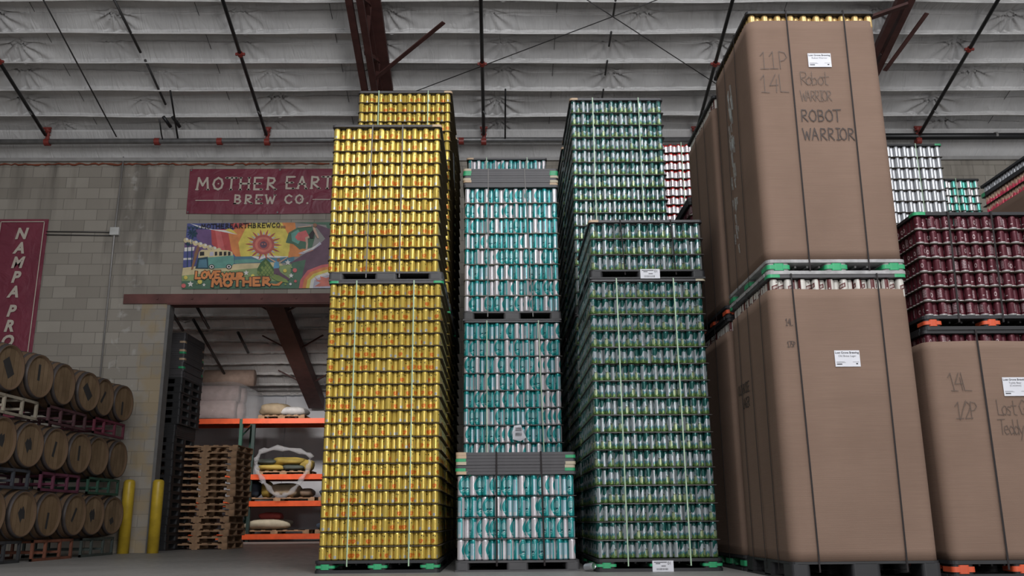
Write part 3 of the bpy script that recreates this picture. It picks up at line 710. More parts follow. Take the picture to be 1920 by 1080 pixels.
# ---- conduit and box
t = thing('conduit', 'grey electrical conduit running down the block wall beside the banner', 'conduit')
MB().tube([(-6.725, YW-.03, 6.95), (-6.745, YW-.03, 5.4), (-6.72, YW-.03, 2.0)], .016, 8).build('conduit_pipe', MT['conduit'], t, True)
for zz in (5.37, 5.43): MB().tube([(-7.95, YW-.02, zz+.04), (-6.8, YW-.02, zz+.02)], .009, 6).build('cable_run', MT['wire'], t, True)
MB().box((-6.82, YW-.07, 5.39), (-6.66, YW, 5.53), ch=.01).build('junction_box', MT['white_box'], t)

# ---- banners
mar = NT('maroon_vinyl', .45, 0, .5); o = mar.obj(); n = mar.noise(o, 2.5, 4)
mar.col(mar.mix(mar.mapr(n, .3, .7, 0, 1), (.155, .022, .042), (.205, .034, .058))); mar.bump(mar.noise(o, 3.5, 3, .5, 1.), .5, .06); MT['vinyl'] = mar.m
MT['letter'] = plain('cream_lettering', (.50, .44, .37), .6, var=.05)
def sheet_mesh(x0, z0, x1, z1, y, amp, seed, shear=0., nx=40, nz=20):
    r = random.Random(seed); a, b_, c = [r.uniform(0, 6) for _ in range(3)]; vs = []; fs = []
    for s in (0, .004):
        for j in range(nz+1):
            for i in range(nx+1):
                u, v = i/nx, j/nz; X = x0+(x1-x0)*u; Z = z0+(z1-z0)*v
                e = sin(pi*u)*sin(pi*v)
                vs.append((X+shear*(1-v), y-amp*(1+sin(5*u+a+3*v)*sin(4*v+b_))*.5*(e**.5 if e > 0 else 0)*(1) + s, Z+.008*sin(6*u+c)*(1 if j in (0,) else 0)))
    N = (nx+1)*(nz+1)
    for j in range(nz):
        for i in range(nx): q = j*(nx+1)+i; fs += [(q, q+1, q+nx+2, q+nx+1), (N+q+nx+1, N+q+nx+2, N+q+1, N+q)]
    return MB().add(vs, fs)
t = thing('banner', 'wide maroon banner with pale serif lettering on the block wall', 'banner', (0, 0, 0), 'maroon banners')
sheet_mesh(-5.52, 5.79, -2.35, 6.645, YW-.02, .010, 3).build('banner_cloth', MT['vinyl'], t, True)
b = MB(); yb = YW-.036
def word(*a, **kw):
    q = MB(); strokes(q, *a, **kw); q.build('lettering', MT['letter'], t)
strokes_b = word
word('MOTHER', -5.36, 6.245, .220, .036, yb, adv=.95, wide=1.14, serif=.030)
word('EARTH', -3.79, 6.262, .220, .036, yb, adv=.89, wide=1.14, serif=.030)
word('BREW', -4.686, 5.978, .158, .031, yb, adv=.96, wide=1.24, serif=.026)
word('CO.', -3.785, 5.978, .158, .031, yb, adv=.98, wide=1.24, serif=.026)
b.box((-5.37, yb-.0005, 6.03), (-4.77, yb+.0005, 6.045)); b.box((-3.29, yb-.0005, 6.042), (-2.6, yb+.0005, 6.057))
for cx, cz in ((-4.985, 6.355), (-3.50, 6.055)): b.box((cx-.012, yb-.0005, cz-.012), (cx+.012, yb+.0005, cz+.012))
b.build('ruled_line', MT['letter'], t)
gm = MB()
for x, z in ((-5.49, 6.615), (-5.49, 5.82), (-3.9, 6.62), (-3.9, 5.81)): gm.lathe([(.018, 0), (.018, .006)], 10, 'z', 0, (0, 0, 0)) if 0 else gm.tube([(x, YW-.034, z), (x, YW-.028, z)], .016, 10)
gm.build('grommets', MT['pipe_zinc'], t)
t = thing('banner', 'tall narrow maroon banner with letters reading down, above the barrels', 'banner', (0, 0, 0), 'maroon banners')
sheet_mesh(-8.82, 2.2, -7.93, 5.70, YW-.02, .012, 8, nx=16, nz=40).build('banner_cloth', MT['vinyl'], t, True)
b = MB(); yb = YW-.040
for q, ch in enumerate('NAMPA PRO'):
    if ch == ' ': continue
    vs_, fs_ = text_geo(ch, .275, shear=.22, offset=.012, align='CENTER')
    zc = 5.335-q*.2645+(.19 if q > 5 else 0)
    MB().add([(-8.375+a*.92, yb, zc+c_) for a, c_, _ in vs_], fs_).build('letter', MT['letter'], t)
b.box((-8.76, yb, 5.64), (-7.985, yb+.001, 5.655)); b.box((-8.0, yb, 2.25), (-7.985, yb+.001, 5.65)); b.box((-8.76, yb, 2.25), (-8.745, yb+.001, 5.65))
b.build('border_line', MT['letter'], t)
# printed picture banner: flat shapes in print colours, each one step above the last
t = thing('banner', 'colourful painted beach picture banner hanging over the doorway', 'banner')
PC = dict(blue=(.06,.07,.22), violet=(.12,.06,.17), red=(.40,.05,.05), orange=(.55,.19,.05), yellow=(.58,.47,.08), sand=(.52,.43,.24), lgreen=(.20,.27,.11), dgreen=(.05,.12,.07),
          sea=(.06,.16,.22), white=(.60,.58,.55), teal=(.10,.27,.22), navy=(.02,.06,.09), black=(.025,.02,.02), brown=(.22,.10,.05), sun=(.36,.07,.06), sun2=(.50,.14,.10), plum=(.10,.045,.075),
          hop=(.16,.22,.05), hop2=(.04,.10,.02), skin=(.45,.30,.22), sky=(.10,.28,.42), pink=(.50,.10,.10), lav=(.40,.38,.46))
PK = list(PC); pm = [plain('print_'+q, tuple(min(.8, v_*1.2+.02) for v_ in PC[q]) if q not in ('black', 'navy') else PC[q], .5, var=.16, sc=7) for q in PK]
b = MB(); lay = [0]
def mp(cx, cy, yy): return (-5.484+(cx-75)*.001375+(cy-125)/840*(.10-.05*cx/1900), yy, 5.611-(cy-125)*.001425)
def shp(colr, pts):
    lay[0] += 1; yy = YW-.020-.00012*lay[0]; b.add([mp(x, y, yy) for x, y in pts], [tuple(range(len(pts)-1, -1, -1))], PK.index(colr))
def circ(colr, cx, cy, r, n=18, ry=None): shp(colr, [(cx+r*cos(-2*pi*i/n), cy+(ry or r)*sin(-2*pi*i/n)) for i in range(n)][::-1])
def star(colr, cx, cy, r): shp(colr, [(cx+(r if i % 2 == 0 else r*.45)*sin(2*pi*i/10), cy-(r if i % 2 == 0 else r*.45)*cos(2*pi*i/10)) for i in range(10)])
x0_, y0_, z0_ = mp(75, 125, 0); x1_, _, z1_ = mp(2300, 965, 0)
MB().add([mp(75,120,YW-.019), mp(2300,108,YW-.019), mp(2300,965,YW-.019), mp(5,968,YW-.019), mp(75,120,YW-.012), mp(2300,108,YW-.012), mp(2300,965,YW-.012), mp(5,968,YW-.012)], [(3,2,1,0),(4,5,6,7),(0,1,5,4),(1,2,6,5),(2,3,7,6),(3,0,4,7)]).build('banner_cloth', plain('banner_backing', (.3, .29, .27), .6), t)
shp('blue', [(75,125),(700,120),(700,700),(20,700)])
shp('violet', [(180,200),(420,210),(560,560),(330,420),(200,330)])
shp('red', [(380,205),(640,200),(760,560),(480,470),(390,400)]); shp('pink', [(430,215),(500,215),(560,480),(470,450)]); shp('red', [(620,122),(930,120),(900,300),(700,240)])
shp('orange', [(600,240),(800,150),(900,120),(920,560),(690,555),(640,470)])
shp('orange', [(1250,118),(1460,118),(1520,560),(1300,570)])
shp('yellow', [(900,122),(1290,118),(1400,330),(1380,560),(1060,575),(760,555),(730,380),(820,200)])
shp('white', [(110,125),(230,180),(420,215),(720,275),(560,215),(400,205)]); shp('yellow', [(600,190),(640,200),(720,270),(560,215)])
shp('violet', [(45,300),(200,380),(380,440),(420,470),(220,520),(30,560)])
for i in range(8): circ('sand', 60+i*60, 345+i*19, 34, 12)
for i in range(7): circ('white', 70+i*60, 332+i*19, 16, 10)
shp('blue', [(30,480),(150,470),(150,695),(20,690)]); shp('white', [(40,440),(170,430),(160,480),(38,490)]); shp('white', [(26,575),(140,570),(140,595),(24,600)])
shp('sea', [(680,560),(1100,550),(1450,560),(1450,640),(680,640)]); shp('white', [(880,548),(1000,560),(1100,545),(1400,560),(1250,575),(1090,570),(1000,603)]); shp('teal', [(680,600),(900,590),(1120,620),(680,650)])
shp('sand', [(20,700),(200,680),(700,655),(1250,630),(1350,700),(900,760),(400,840),(5,800)])
shp('lgreen', [(5,800),(400,760),(800,720),(1200,690),(1500,640),(1560,965),(5,968)]); shp('dgreen', [(5,870),(400,850),(900,900),(1560,840),(1560,968),(5,968)])
shp('plum', [(1400,640),(1560,540),(1800,400),(2300,240),(2300,965),(1500,965),(1480,760)]); shp('dgreen', [(1420,640),(1600,600),(1520,960),(1380,965),(1400,780)])
shp('dgreen', [(1440,118),(2300,108),(2300,230),(1900,260),(1860,150)]); shp('plum', [(1700,130),(1900,200),(2300,260),(2300,600),(1700,480),(1850,330)])
shp('dgreen', [(1380,250),(1500,180),(1680,170),(1720,300),(1680,440),(1520,470),(1440,400),(1340,380)]); shp('teal', [(1410,260),(1500,210),(1560,300),(1500,400),(1420,360)])
shp('pink', [(1500,250),(1600,220),(1640,300),(1600,370),(1490,350),(1460,310)])
shp('orange', [(1380,500),(1560,460),(1700,480),(1460,560),(1370,575)]); shp('lav', [(1500,520),(1700,440),(1780,370),(1800,400),(1700,470),(1560,530)]); shp('white', [(1560,525),(1640,470),(1780,385),(1700,462)])
for i in range(5): shp(('pink','orange','yellow','white','lav')[i], [(1510+i*45,965),(1530+i*45,860-i*0),(1620+i*38,740+i*22),(1800+i*30,670+i*30),(2300,600+i*45),(2300,965)])
for i in range(16): shp('sun2', [(1640+random.uniform(0,600),960-random.uniform(0,200)), (1660+random.uniform(0,600),960-random.uniform(0,200)), (1700+random.uniform(0,560),965-random.uniform(0,100))])
# sun with wavy rays
for i in range(28):
    a = 2*pi*i/28; r0, r1 = 120, 240-(40 if i % 2 else 0); wdt = .085
    shp('sun' if i % 2 == 0 else 'lav', [(1055+r0*cos(a-wdt), 405+r0*.93*sin(a-wdt)), (1055+(r0+r1)/2*cos(a-wdt+.06), 405+(r0+r1)/2*.9*sin(a-wdt+.06)), (1055+r1*cos(a+.04), 405+r1*.86*sin(a+.04)), (1055+(r0+r1)/2*cos(a+wdt*.5+.05), 405+(r0+r1)/2*.9*sin(a+wdt*.5+.05)), (1055+r0*cos(a+wdt), 405+r0*.93*sin(a+wdt))])
circ('sun', 1055, 405, 140, 24, 128); circ('sun2', 1055, 405, 110, 24, 100); circ('sun', 1055, 405, 78, 20, 70); circ('plum', 1055, 408, 46, 16, 44); circ('sun2', 1040, 400, 10); circ('sun2', 1072, 400, 10)
# palms
for px, top, s_ in ((130, 255, 1.), (75, 395, .55)):
    shp('navy', [(px+8,690),(px-4,690),(px+4,top),(px+12,top)])
    for i in range(9):
        a = 2*pi*i/9; shp('navy', [(px+8,top),(px+8+62*s_*cos(a-.2),top+50*s_*sin(a-.2)-4),(px+8+75*s_*cos(a),top+62*s_*sin(a)+10*s_),(px+8+40*s_*cos(a+.3),top+40*s_*sin(a+.3))])
# surfboard and van
shp('brown', [(215,400),(235,450),(150,720),(125,730),(170,520)])
shp('sand', [(228,500),(262,470),(600,478),(655,500),(672,560),(215,575)])
shp('teal', [(340,570),(675,545),(680,640),(640,700),(350,715)]); shp('navy', [(215,580),(340,560),(350,715),(180,712)]); shp('sea', [(230,600),(325,590),(335,700),(215,700)])
for a, c_ in ((238,295),(430,462),(487,525),(545,580),(600,632)): shp('black', [(a,498),(c_,496),(c_,545),(a,550)])
shp('lav', [(370,500),(415,498),(415,548),(365,552)])
for cx in (390, 612):
    circ('black', cx, 690, 38, 16, 32); circ('white', cx, 690, 27, 16, 23); circ('black', cx, 690, 14, 12, 12)
# hop cone and figure
shp('hop2', [(1085,585),(1140,640),(1190,720),(1180,790),(1085,815),(990,790),(975,720),(1020,640)])
for r_ in range(6):
    for c_ in range(-(r_//2), r_//2+1): cxx = 1085+c_*46+(23 if r_ % 2 else 0); shp('hop', [(cxx,615+r_*32),(cxx+20,640+r_*32),(cxx,672+r_*30),(cxx-20,640+r_*32)])
shp('sky', [(1200,620),(1250,615),(1262,700),(1230,740),(1185,710)]); shp('plum', [(1190,715),(1250,710),(1270,760),(1400,850),(1370,870),(1230,790),(1190,790)])
circ('brown', 1250, 608, 24, 10); shp('skin', [(1205,640),(1090,565),(1098,560),(1215,625)]); shp('skin', [(1255,630),(1360,570),(1366,580),(1262,650)])
shp('hop', [(1150,830),(1250,800),(1360,860),(1380,900),(1240,880)])
# surfer
shp('skin', [(1590,320),(1640,295),(1680,320),(1625,330),(1630,400),(1620,480),(1600,480),(1605,400)]); shp('black', [(1640,280),(1690,220),(1715,250),(1700,330),(1650,330)])
shp('skin', [(1690,180),(1720,190),(1770,320),(1755,335),(1700,230)]); shp('skin', [(1670,175),(1500,190),(1500,180),(1670,160)]); circ('brown', 1718, 158, 26, 12); shp('white', [(1560,500),(1660,460),(1680,468),(1580,510)])
for cx, cy, r_, cl in ((120,910,42,'white'),(293,920,24,'white'),(835,770,38,'white'),(1370,640,40,'white'),(1412,808,34,'white')): star(cl, cx, cy, r_)
for cx, cy, r_, cl in ((58,827,24,'yellow'),(240,880,30,'yellow'),(920,808,22,'yellow'),(1333,745,24,'yellow'),(32,930,28,'pink'),(1460,740,28,'pink'),(1468,878,18,'pink'),(1405,915,16,'white'),(205,908,10,'lgreen'),(555,772,14,'lgreen'),(1418,703,12,'lgreen'),(1340,918,14,'hop')): circ(cl, cx, cy, r_, 14)
def mtext(s_, cx, cy, h, th, colr, wide=1., slant=0., rot=0., adv=.8, serif=0, two=None):
    q = MB(); strokes(q, s_, 0, 0, h, th, 0, adv=adv, wide=wide, slant=slant, rot=0, serif=serif)
    lay[0] += 3; yy = YW-.020-.00012*lay[0]
    b.add([mp(cx+v[0], cy-v[2]+v[0]*rot, yy+v[1]*.25) for v in q.v], [tuple(reversed(f)) for f in q.f][::1] if False else q.f, PK.index(colr))
mtext('www.', 85, 200, 62, 8, 'navy', 1.0, .1)
mtext('MOTHEREARTHBREWCO', 262, 196, 56, 10, 'black', 1.18, 0, -.014, .89, serif=9)
mtext('.com', 1222, 190, 40, 9, 'brown', 1.1)
for dx_, cl, th in ((0, 'black', 44), (0, 'orange', 28)):
    mtext('LOVE', 175, 838, 80, th, cl, 1.3, .1, -.02)
    mtext('YOUR', 520, 852, 72, th, cl, 1.2, .1, -.02)
    mtext('MOTHER', 400, 940, 92, th+4, cl, 1.62, .0, -.02, .83)
shp('orange', [(1150,905),(1220,915),(1290,880),(1305,890),(1260,935),(1180,935)])
b.build('printed_picture', pm, t)
GL_Y = None

# ================================================================== can stacks
ST = 'front yellow stack'
def load_sheets(n, x, y, z, pitch, where, mat='sheet', w=W_, d=D_, first=1):
    for i in range(1, n): tier_sheet(x, y, z+i*pitch-.0030, f'tier sheet under {ORD[i+first]} tier, {where}', mat, w=w, d=d)
# --- A: yellow
xa, ya = -1.66, 8.65
pallet(xa-.02, ya-.015, 0, 'black plastic pallet with green blocks on the floor under the yellow cans', insert='green', h=.112, w=1.15, d=1.28)
can_block('yellow', .1215, .1251, xa, ya, .113, 21, 19, 19, range(0, 16), name='above floor, front yellow stack')
load_sheets(21, xa, ya, .113, .1251, 'floor load of front yellow stack')
top_frame(xa, ya-.005, 2.741, 'slate top frame with green corners on the lower front load of yellow cans', caps=('green', 'green'), h=.024)
pallet(xa-.005, ya-.01, 2.766, 'dark grey pallet with two fork openings halfway up the front yellow stack', mat='grey_plastic', h=.092, solid=True, foot=.22)
can_block('yellow', .1265, .1297, xa-.03, ya+.01, 2.859, 12, 19, 19, name='upper')
load_sheets(12, xa-.03, ya+.01, 2.859, .1297, 'upper load of front yellow stack')
top_frame(xa-.035, ya, 4.419, 'warped slate top frame with one tan corner on the front yellow stack', caps=(None, 'tan'), h=.024)
ya2 = 9.97
for q, yy in ((0, ya2), (1, ya2+1.36)):
    wh = ('second yellow stack', 'third yellow stack')[q]
    pallet(xa, yy, 0, f'black pallet on the floor under the {wh}', h=.112)
    can_block('yellow', .1215, .1251, xa, yy, .113, 21, 19, 19, shown=(0, 0, 1))
    load_sheets(21, xa, yy, .113, .1251, f'floor load of {wh}')
    top_frame(xa, yy, 2.741, f'slate frame with green corners between the two loads of the {wh}', caps=('green', 'green'), h=.024)
    pallet(xa, yy, 2.766, f'dark pallet between the two loads of the {wh}', mat='grey_plastic', h=.092, solid=True, foot=.22)
    can_block('yellow', .1215, .1243, xa, yy, 2.859, 21, 19, 19, shown=(q == 0, 0, 1))
    load_sheets(21, xa, yy, 2.859, .1243, f'upper load of {wh}')
    top_frame(xa, yy, 5.470, f'top frame with a tan corner on the {wh}', caps=(None, 'tan'), h=.024)
for fx, lo in ((.245, 'left'), (.745, 'right')):
    strap(xa+W_*fx-.0, ya-.012, ya+D_, .06, 2.765, f'pale green strap round the floor load of yellow cans, {lo} one', 'strap_green', dx=.0)
strap(xa+.375*W_-.06, ya-.002, ya+D_+.01, 2.80, 4.445, 'grey strap down the upper load of yellow cans, left one', 'strap_grey', dx=.02)
strap(xa+.64*W_-.03, ya-.002, ya+D_+.01, 2.80, 4.445, 'grey strap down the upper load of yellow cans, right one', 'strap_grey', dx=.0)
for fx, lo in ((.22, 'left'), (.745, 'right')): strap(xa+W_*fx, ya2-.003, ya2+D_, 2.80, 5.495, f'pale green strap on the second yellow stack, {lo} one', 'strap_green')
o = MB().add([(-.50, 9.80, 4.62), (-.50, 10.02, 4.66), (-.49, 10.04, 4.22), (-.49, 9.80, 4.28), (-.503, 9.80, 4.62), (-.503, 10.02, 4.66), (-.493, 10.04, 4.22), (-.493, 9.80, 4.28)], [(0,1,2,3),(7,6,5,4),(0,4,5,1),(1,5,6,2),(2,6,7,3),(3,7,4,0)]).build('plastic_flap', MT['black_plastic'])
tag(o, 'loose black plastic flap hanging on the side of the second yellow stack', 'flap')

# --- B: teal and white
xb, yb_ = -.385, 8.68
pallet(xb-.01, yb_-.01, 0, 'dark grey solid-block pallet on the floor under four tiers of teal cans', mat='grey_plastic', h=.098, solid=True, w=1.15, foot=.20)
can_block('teal', .190, .1938, xb, yb_, .099, 4, 19, 19, range(0, 4), name='above floor, short teal stack')
load_sheets(4, xb, yb_, .099, .1938, 'short teal stack', 'sheet_grey')
def frame_stack(x, y, z, n, h, caps, where):
    for i in range(n):
        ls, rs_ = caps.get(i, (None, None))
        nm = {(None, None): 'plain slate'}.get((ls, rs_), 'slate')
        cw = ', '+' and '.join(([ls+' left'] if ls else [])+([rs_+' right'] if rs_ else []))+' corner' if (ls or rs_) else ''
        top_frame(x+random.uniform(-.006, .006), y+random.uniform(-.004, .004), z+i*h, f'slate frame{cw}, {ORD[i+1]} up in pile {where}', caps=(ls, rs_), h=h-.0025)
frame_stack(xb-.01, yb_-.01, .877, 7, .0298, {0: ('tan', None), 1: ('green', 'green'), 2: (None, 'cream'), 3: ('cream', 'cream'), 4: ('green', None), 5: ('tan', 'green'), 6: ('tan', None)}, 'on short teal stack')
strap(xb+.375, yb_-.016, yb_+D_+.012, .05, 1.088, 'black strap round the short teal stack, left one', 'strap_black', w=.016, dx=.0)
strap(xb+.815, yb_-.016, yb_+D_+.012, .05, 1.088, 'black strap round the short teal stack, right one', 'strap_black', w=.016, dx=-.02)
yb2 = 10.10
pallet(xb, yb2, 0, 'dark pallet on the floor under the second teal stack', mat='grey_plastic', h=.12, solid=True, foot=.20)
can_block('teal', .190, .1949, xb, yb2, .122, 13, 19, 19, range(5, 13), name='above floor, second teal stack')
load_sheets(13, xb, yb2, .122, .1949, 'lower load of second teal stack', 'sheet_grey')
top_frame(xb, yb2, 2.657, 'slate top frame under the upper load of teal cans', h=.02)
pallet(xb-.005, yb2-.005, 2.679, 'dark grey pallet with two fork openings between the teal loads', mat='grey_plastic', h=.105, solid=True, foot=.20)
can_block('teal', .186, .1888, xb, yb2, 2.786, 8, 19, 19, range(0, 4), name='upper load, second teal stack')
load_sheets(8, xb, yb2, 2.786, .1888, 'upper load of second teal stack', 'sheet_pale')
frame_stack(xb-.01, yb2-.01, 4.299, 8, .0298, {1: (None, 'tan'), 2: ('tan', 'cream'), 3: ('cream', None), 4: (None, 'cream'), 5: ('green', 'green'), 6: ('green', 'green'), 7: ('cream', None)}, 'topping tall teal stack')
strap(xb+.27, yb2-.004, yb2+D_, .06, 2.675, 'pale green strap on the lower load of the tall teal stack, left one', 'strap_green')
strap(xb+.93, yb2-.004, yb2+D_, .06, 2.675, 'pale green strap on the lower load of the tall teal stack, slanting right one', 'strap_green', dx=-.07)
strap(xb+.28, yb2-.014, yb2+D_+.012, 2.72, 4.54, 'grey strap on the upper load of the tall teal stack, left one', 'strap_grey', dx=.01)
strap(xb+.80, yb2-.014, yb2+D_+.012, 2.72, 4.54, 'grey strap on the upper load of the tall teal stack, right one', 'strap_grey', dx=-.08)
yb3 = 11.85
pallet(xb, yb3, 0, 'dark pallet under the hindmost teal stack', h=.12)
cardz = None
can_block('teal', .186, .195, xb-.02, yb3, .122, 13, 19, 19, shown=(0, 1, 1))
can_block('teal', .186, .1945, xb-.02, yb3, 2.86, 13, 19, 19, shown=(1, 1, 1))
pallet(xb-.02, yb3, 2.72, 'dark pallet between the loads of the hindmost teal stack', h=.12)
load_sheets(13, xb-.02, yb3, 2.86, .1945, 'upper load of hindmost teal stack', 'sheet_grey')
top_frame(xb-.03, yb3, 5.387, 'top frame with brown left corner on the hindmost teal stack', caps=('tan', None), h=.024)
strap(xb+.25, yb3-.004, yb3+D_, 2.76, 5.412, 'pale strap on the hindmost teal stack, left one', 'strap_green')
strap(xb+.82, yb3-.004, yb3+D_, 2.76, 5.412, 'pale strap on the hindmost teal stack, right one', 'strap_green')
b = MB(); a_ = [(0,0),(.075,.01),(.11,-.07),(.135,-.13),(.07,-.17),(-.015,-.15),(-.02,-.07)]
vs_ = [(.185+x, yb2-.022-.02*sin(i*1.3), 1.475+z) for i, (x, z) in enumerate(a_)]; n_ = len(vs_)
b.add(vs_+[(x, y+.002, z) for x, y, z in vs_], [tuple(range(n_-1, -1, -1)), tuple(range(n_, 2*n_))]+[(i, (i+1) % n_, n_+(i+1) % n_, n_+i) for i in range(n_)])
o = b.build('paper_tag', MT['paper']); tag(o, 'crumpled white barcode tag stuck low on the tall teal stack', 'paper tag')
b = MB()
for i in range(9): b.box((.20+i*.008, yb2-.0445, 1.365), (.2035+i*.008, yb2-.043, 1.40))
for i in range(3): b.box((.20, yb2-.0445, 1.42+i*.014), (.27, yb2-.043, 1.425+i*.014))
b.build('label_print', MT['ink'], o)

# --- C: green
xc, yc = .895, 8.46
pallet(xc-.012, yc-.012, 0, 'black pallet with green blocks and white sticker under the green cans', insert='green', h=.112, w=1.15, d=1.40, sticker=True)
can_block('green', .157, .1617, xc, yc, .113, 16, 19, 20, range(0, 16), name='above floor, front green stack')
load_sheets(16, xc, yc, .113, .1617, 'floor load of front green stack', 'sheet_grey', d=1.36)
top_frame(xc+.01, yc, 2.702, 'black top frame with one cream corner on the lower green load', mat='frame', caps=(None, 'cream'), h=.022, d=1.36)
pallet(xc+.01, yc-.01, 2.725, 'black pallet with white sticker between the two green loads', mat='black_plastic', h=.092, solid=True, d=1.36, sticker=True, foot=.2)
can_block('green', .157, .1637, xc+.025, yc+.02, 2.819, 3, 19, 20, range(0, 0), name='upper')
load_sheets(3, xc+.025, yc+.02, 2.819, .1637, 'upper load of front green stack', 'sheet_grey', d=1.36)
top_frame(xc+.02, yc+.02, 3.312, 'dark top frame with tan left corner on the three-tier green load', caps=('tan', None), h=.024, d=1.36)
for fx, dx, lo in ((.245, -.01, 'left'), (.745, -.02, 'right')): strap(xc+W_*fx, yc-.015, yc+1.36, .05, 2.726, f'green strap round the floor load of green cans, {lo} one', 'strap_green', dx=dx)
strap(xc+.36, yc+.012, yc+1.38, 2.77, 3.338, 'dark strap on the three-tier green load, left one', 'strap_black', dx=-.03)
strap(xc+.86, yc+.012, yc+1.38, 2.77, 3.338, 'dark strap on the three-tier green load, right one', 'strap_black', dx=-.03)
for q, yy in ((0, 10.0), (1, 11.48)):
    wh = ('tall green stack behind front one', 'hindmost green stack')[q]
    pallet(xc, yy, 0, f'black pallet on the floor under the {wh}', h=.112, d=1.36)
    can_block('green', .157, .1617, xc, yy, .113, 16, 19, 20, shown=(0, 1, 0))
    load_sheets(16, xc, yy, .113, .1617, f'floor load of {wh}', 'sheet_grey', d=1.36)
    top_frame(xc, yy, 2.702, f'top frame between the loads of the {wh}', h=.022, d=1.36)
    pallet(xc, yy, 2.725, f'dark pallet between the loads of the {wh}', h=.10, solid=True, d=1.36)
    can_block('green', .157, .1598, xc+.005, yy, 2.828, 16, 19, 20, shown=(q == 0, 1, q == 0))
    load_sheets(16, xc+.005, yy, 2.828, .1598, f'upper load of {wh}', 'sheet_grey', d=1.36)
    top_frame(xc, yy, 5.387, f'top frame with tan left corner on the {wh}', caps=('tan', None), h=.026, d=1.36)
strap(xc+.275, 9.994, 11.37, 2.77, 5.415, 'pale green strap on the tall green stack, left one', 'strap_green', dx=.0)
strap(xc+.83, 9.994, 11.37, 2.77, 5.415, 'pale green strap on the tall green stack, right one', 'strap_green', dx=.0)
o = link('silver_can', can_proto('silver', .122), None, (.80, 8.62, .0335)); o.rotation_euler = (radians(82), 0, radians(35)); tag(o, 'loose crushed silver can lying on the floor beside the green stack', 'can')

# --- D: red and silver
xd, yd = 2.27, 11.6
pallet(xd, yd, 0, 'dark pallet on the floor under the red and silver cans', h=.12); cardboard_wrap(xd, yd, .12, 2.7, 'cardboard sleeve below the red and silver cans at the back', seed=9)
top_frame(xd, yd, 2.705, 'frame under the upper load of red and silver cans', h=.024); pallet(xd, yd, 2.731, 'dark pallet under the upper load of red and silver cans', h=.11)
can_block('red', .123, .1272, xd, yd, 2.842, 21, 19, 19, range(10, 21), shown=(1, 1, 0), name='of the red and silver stack', colrange=(0, 7))
load_sheets(21, xd, yd, 2.842, .1272, 'red and silver stack')
strap(xd+.32, yd-.004, yd+D_, 2.78, 5.53, 'pale strap down the red and silver cans', 'strap_green', dx=-.02)

# --- E: cardboard-wrapped, three deep
def wrapped(x, y, parts, names, low=.02, insert='green', mids=('light_plastic', 'green'), base=('black_plastic', None), seed=1, topkind='gold'):
    pass
xe, ye = 2.2, 7.02
pallet(xe-.005, ye-.005, 0, 'black pallet on the floor under the nearest cardboard load', h=.135, solid=True, foot=.22, d=1.27)
cw1 = cardboard_wrap(xe, ye, .136, 2.245, 'tall cardboard sleeve on the floor with the lager label, left of centre aisle', seed=2)
can_block('white', .157, .16, xe+.012, ye+.008, 2.178, 1, 19, 18, range(0, 1), range(0, 1), shown=(1, 1, 1), name='on nearest lower sleeve', sname='left side', first=1)
top_frame(xe, ye, 2.342, 'grey top frame with green corners above the white cans', mat='frame', caps=('green', 'green'), h=.028)
pallet(xe-.005, ye-.005, 2.371, 'light grey pallet with green blocks between the cardboard loads', mat='light_plastic', insert='green', h=.123, d=1.27, w=1.145, foot=.20)
cw2 = cardboard_wrap(xe, ye, 2.495, 4.672, 'highest cardboard sleeve with large handwriting, nearest the camera', seed=5)
can_block('gold', .122, .125, xe+.012, ye+.008, 4.616, 1, 19, 18, range(0, 1), range(0, 1), name='on highest sleeve', sname='left side')
top_frame(xe-.002, ye-.002, 4.742, 'black top frame over the golden cans on the highest load', mat='black_plastic', h=.024)
# handwriting and labels (children of the sleeves; sleeve origin is (xe, ye, 0))
yy = -.0085
def hand(par, mat, *a, side=False, **kw):
    q = MB(); strokes(q, *a, **kw)
    if side: q2 = MB(); q2.add([(-.0085+v[1], side[0]-v[0], side[1]+v[2]) for v in q.v], [tuple(reversed(f)) for f in q.f]); q = q2
    return q.build('handwriting', MT[mat], par)
hand(cw2, 'marker_faint', '11P', .07, 4.205, .165, .0055, yy, adv=.62, wide=.80, jit=.02); hand(cw2, 'marker_faint', '14L', .06, 3.985, .165, .0055, yy, adv=.62, wide=.80, jit=.02)
hand(cw2, 'marker_faint', 'Robot', .41, 4.055, .125, .0050, yy, adv=.46, wide=.86, jit=.03); hand(cw2, 'marker_faint', 'WARRIOR', .405, 3.905, .095, .0048, yy, adv=.62, wide=.66, jit=.03)
hand(cw2, 'marker', 'ROBOT', .39, 3.715, .105, .009, yy, adv=.76, wide=.88, jit=.02); hand(cw2, 'marker', 'WARRIOR', .395, 3.545, .105, .009, yy, adv=.78, wide=.80, jit=.02)
shipping_label(cw2, .50, 4.222, -.0078, ['Lost Grove Brewing', 'Robot Warrior'])
hand(cw1, 'marker', '14L', .105, 1.945, .055, .004, yy, adv=.6, wide=.6, jit=.02); hand(cw1, 'marker', '175P', .105, 1.77, .045, .004, yy, adv=.6, wide=.6, jit=.02)
hand(cw1, 'marker', 'OLD BOISE', 0, 0, .085, .009, 0, adv=.66, wide=.80, jit=.03, side=(1.12, 1.53)); hand(cw1, 'marker', 'LAGER', 0, 0, .085, .009, 0, adv=.66, wide=.80, jit=.03, side=(1.0, 1.40))
shipping_label(cw1, .475, 1.61, -.0078, ['Lost Grove Brewing', 'Old Boise Lager'])
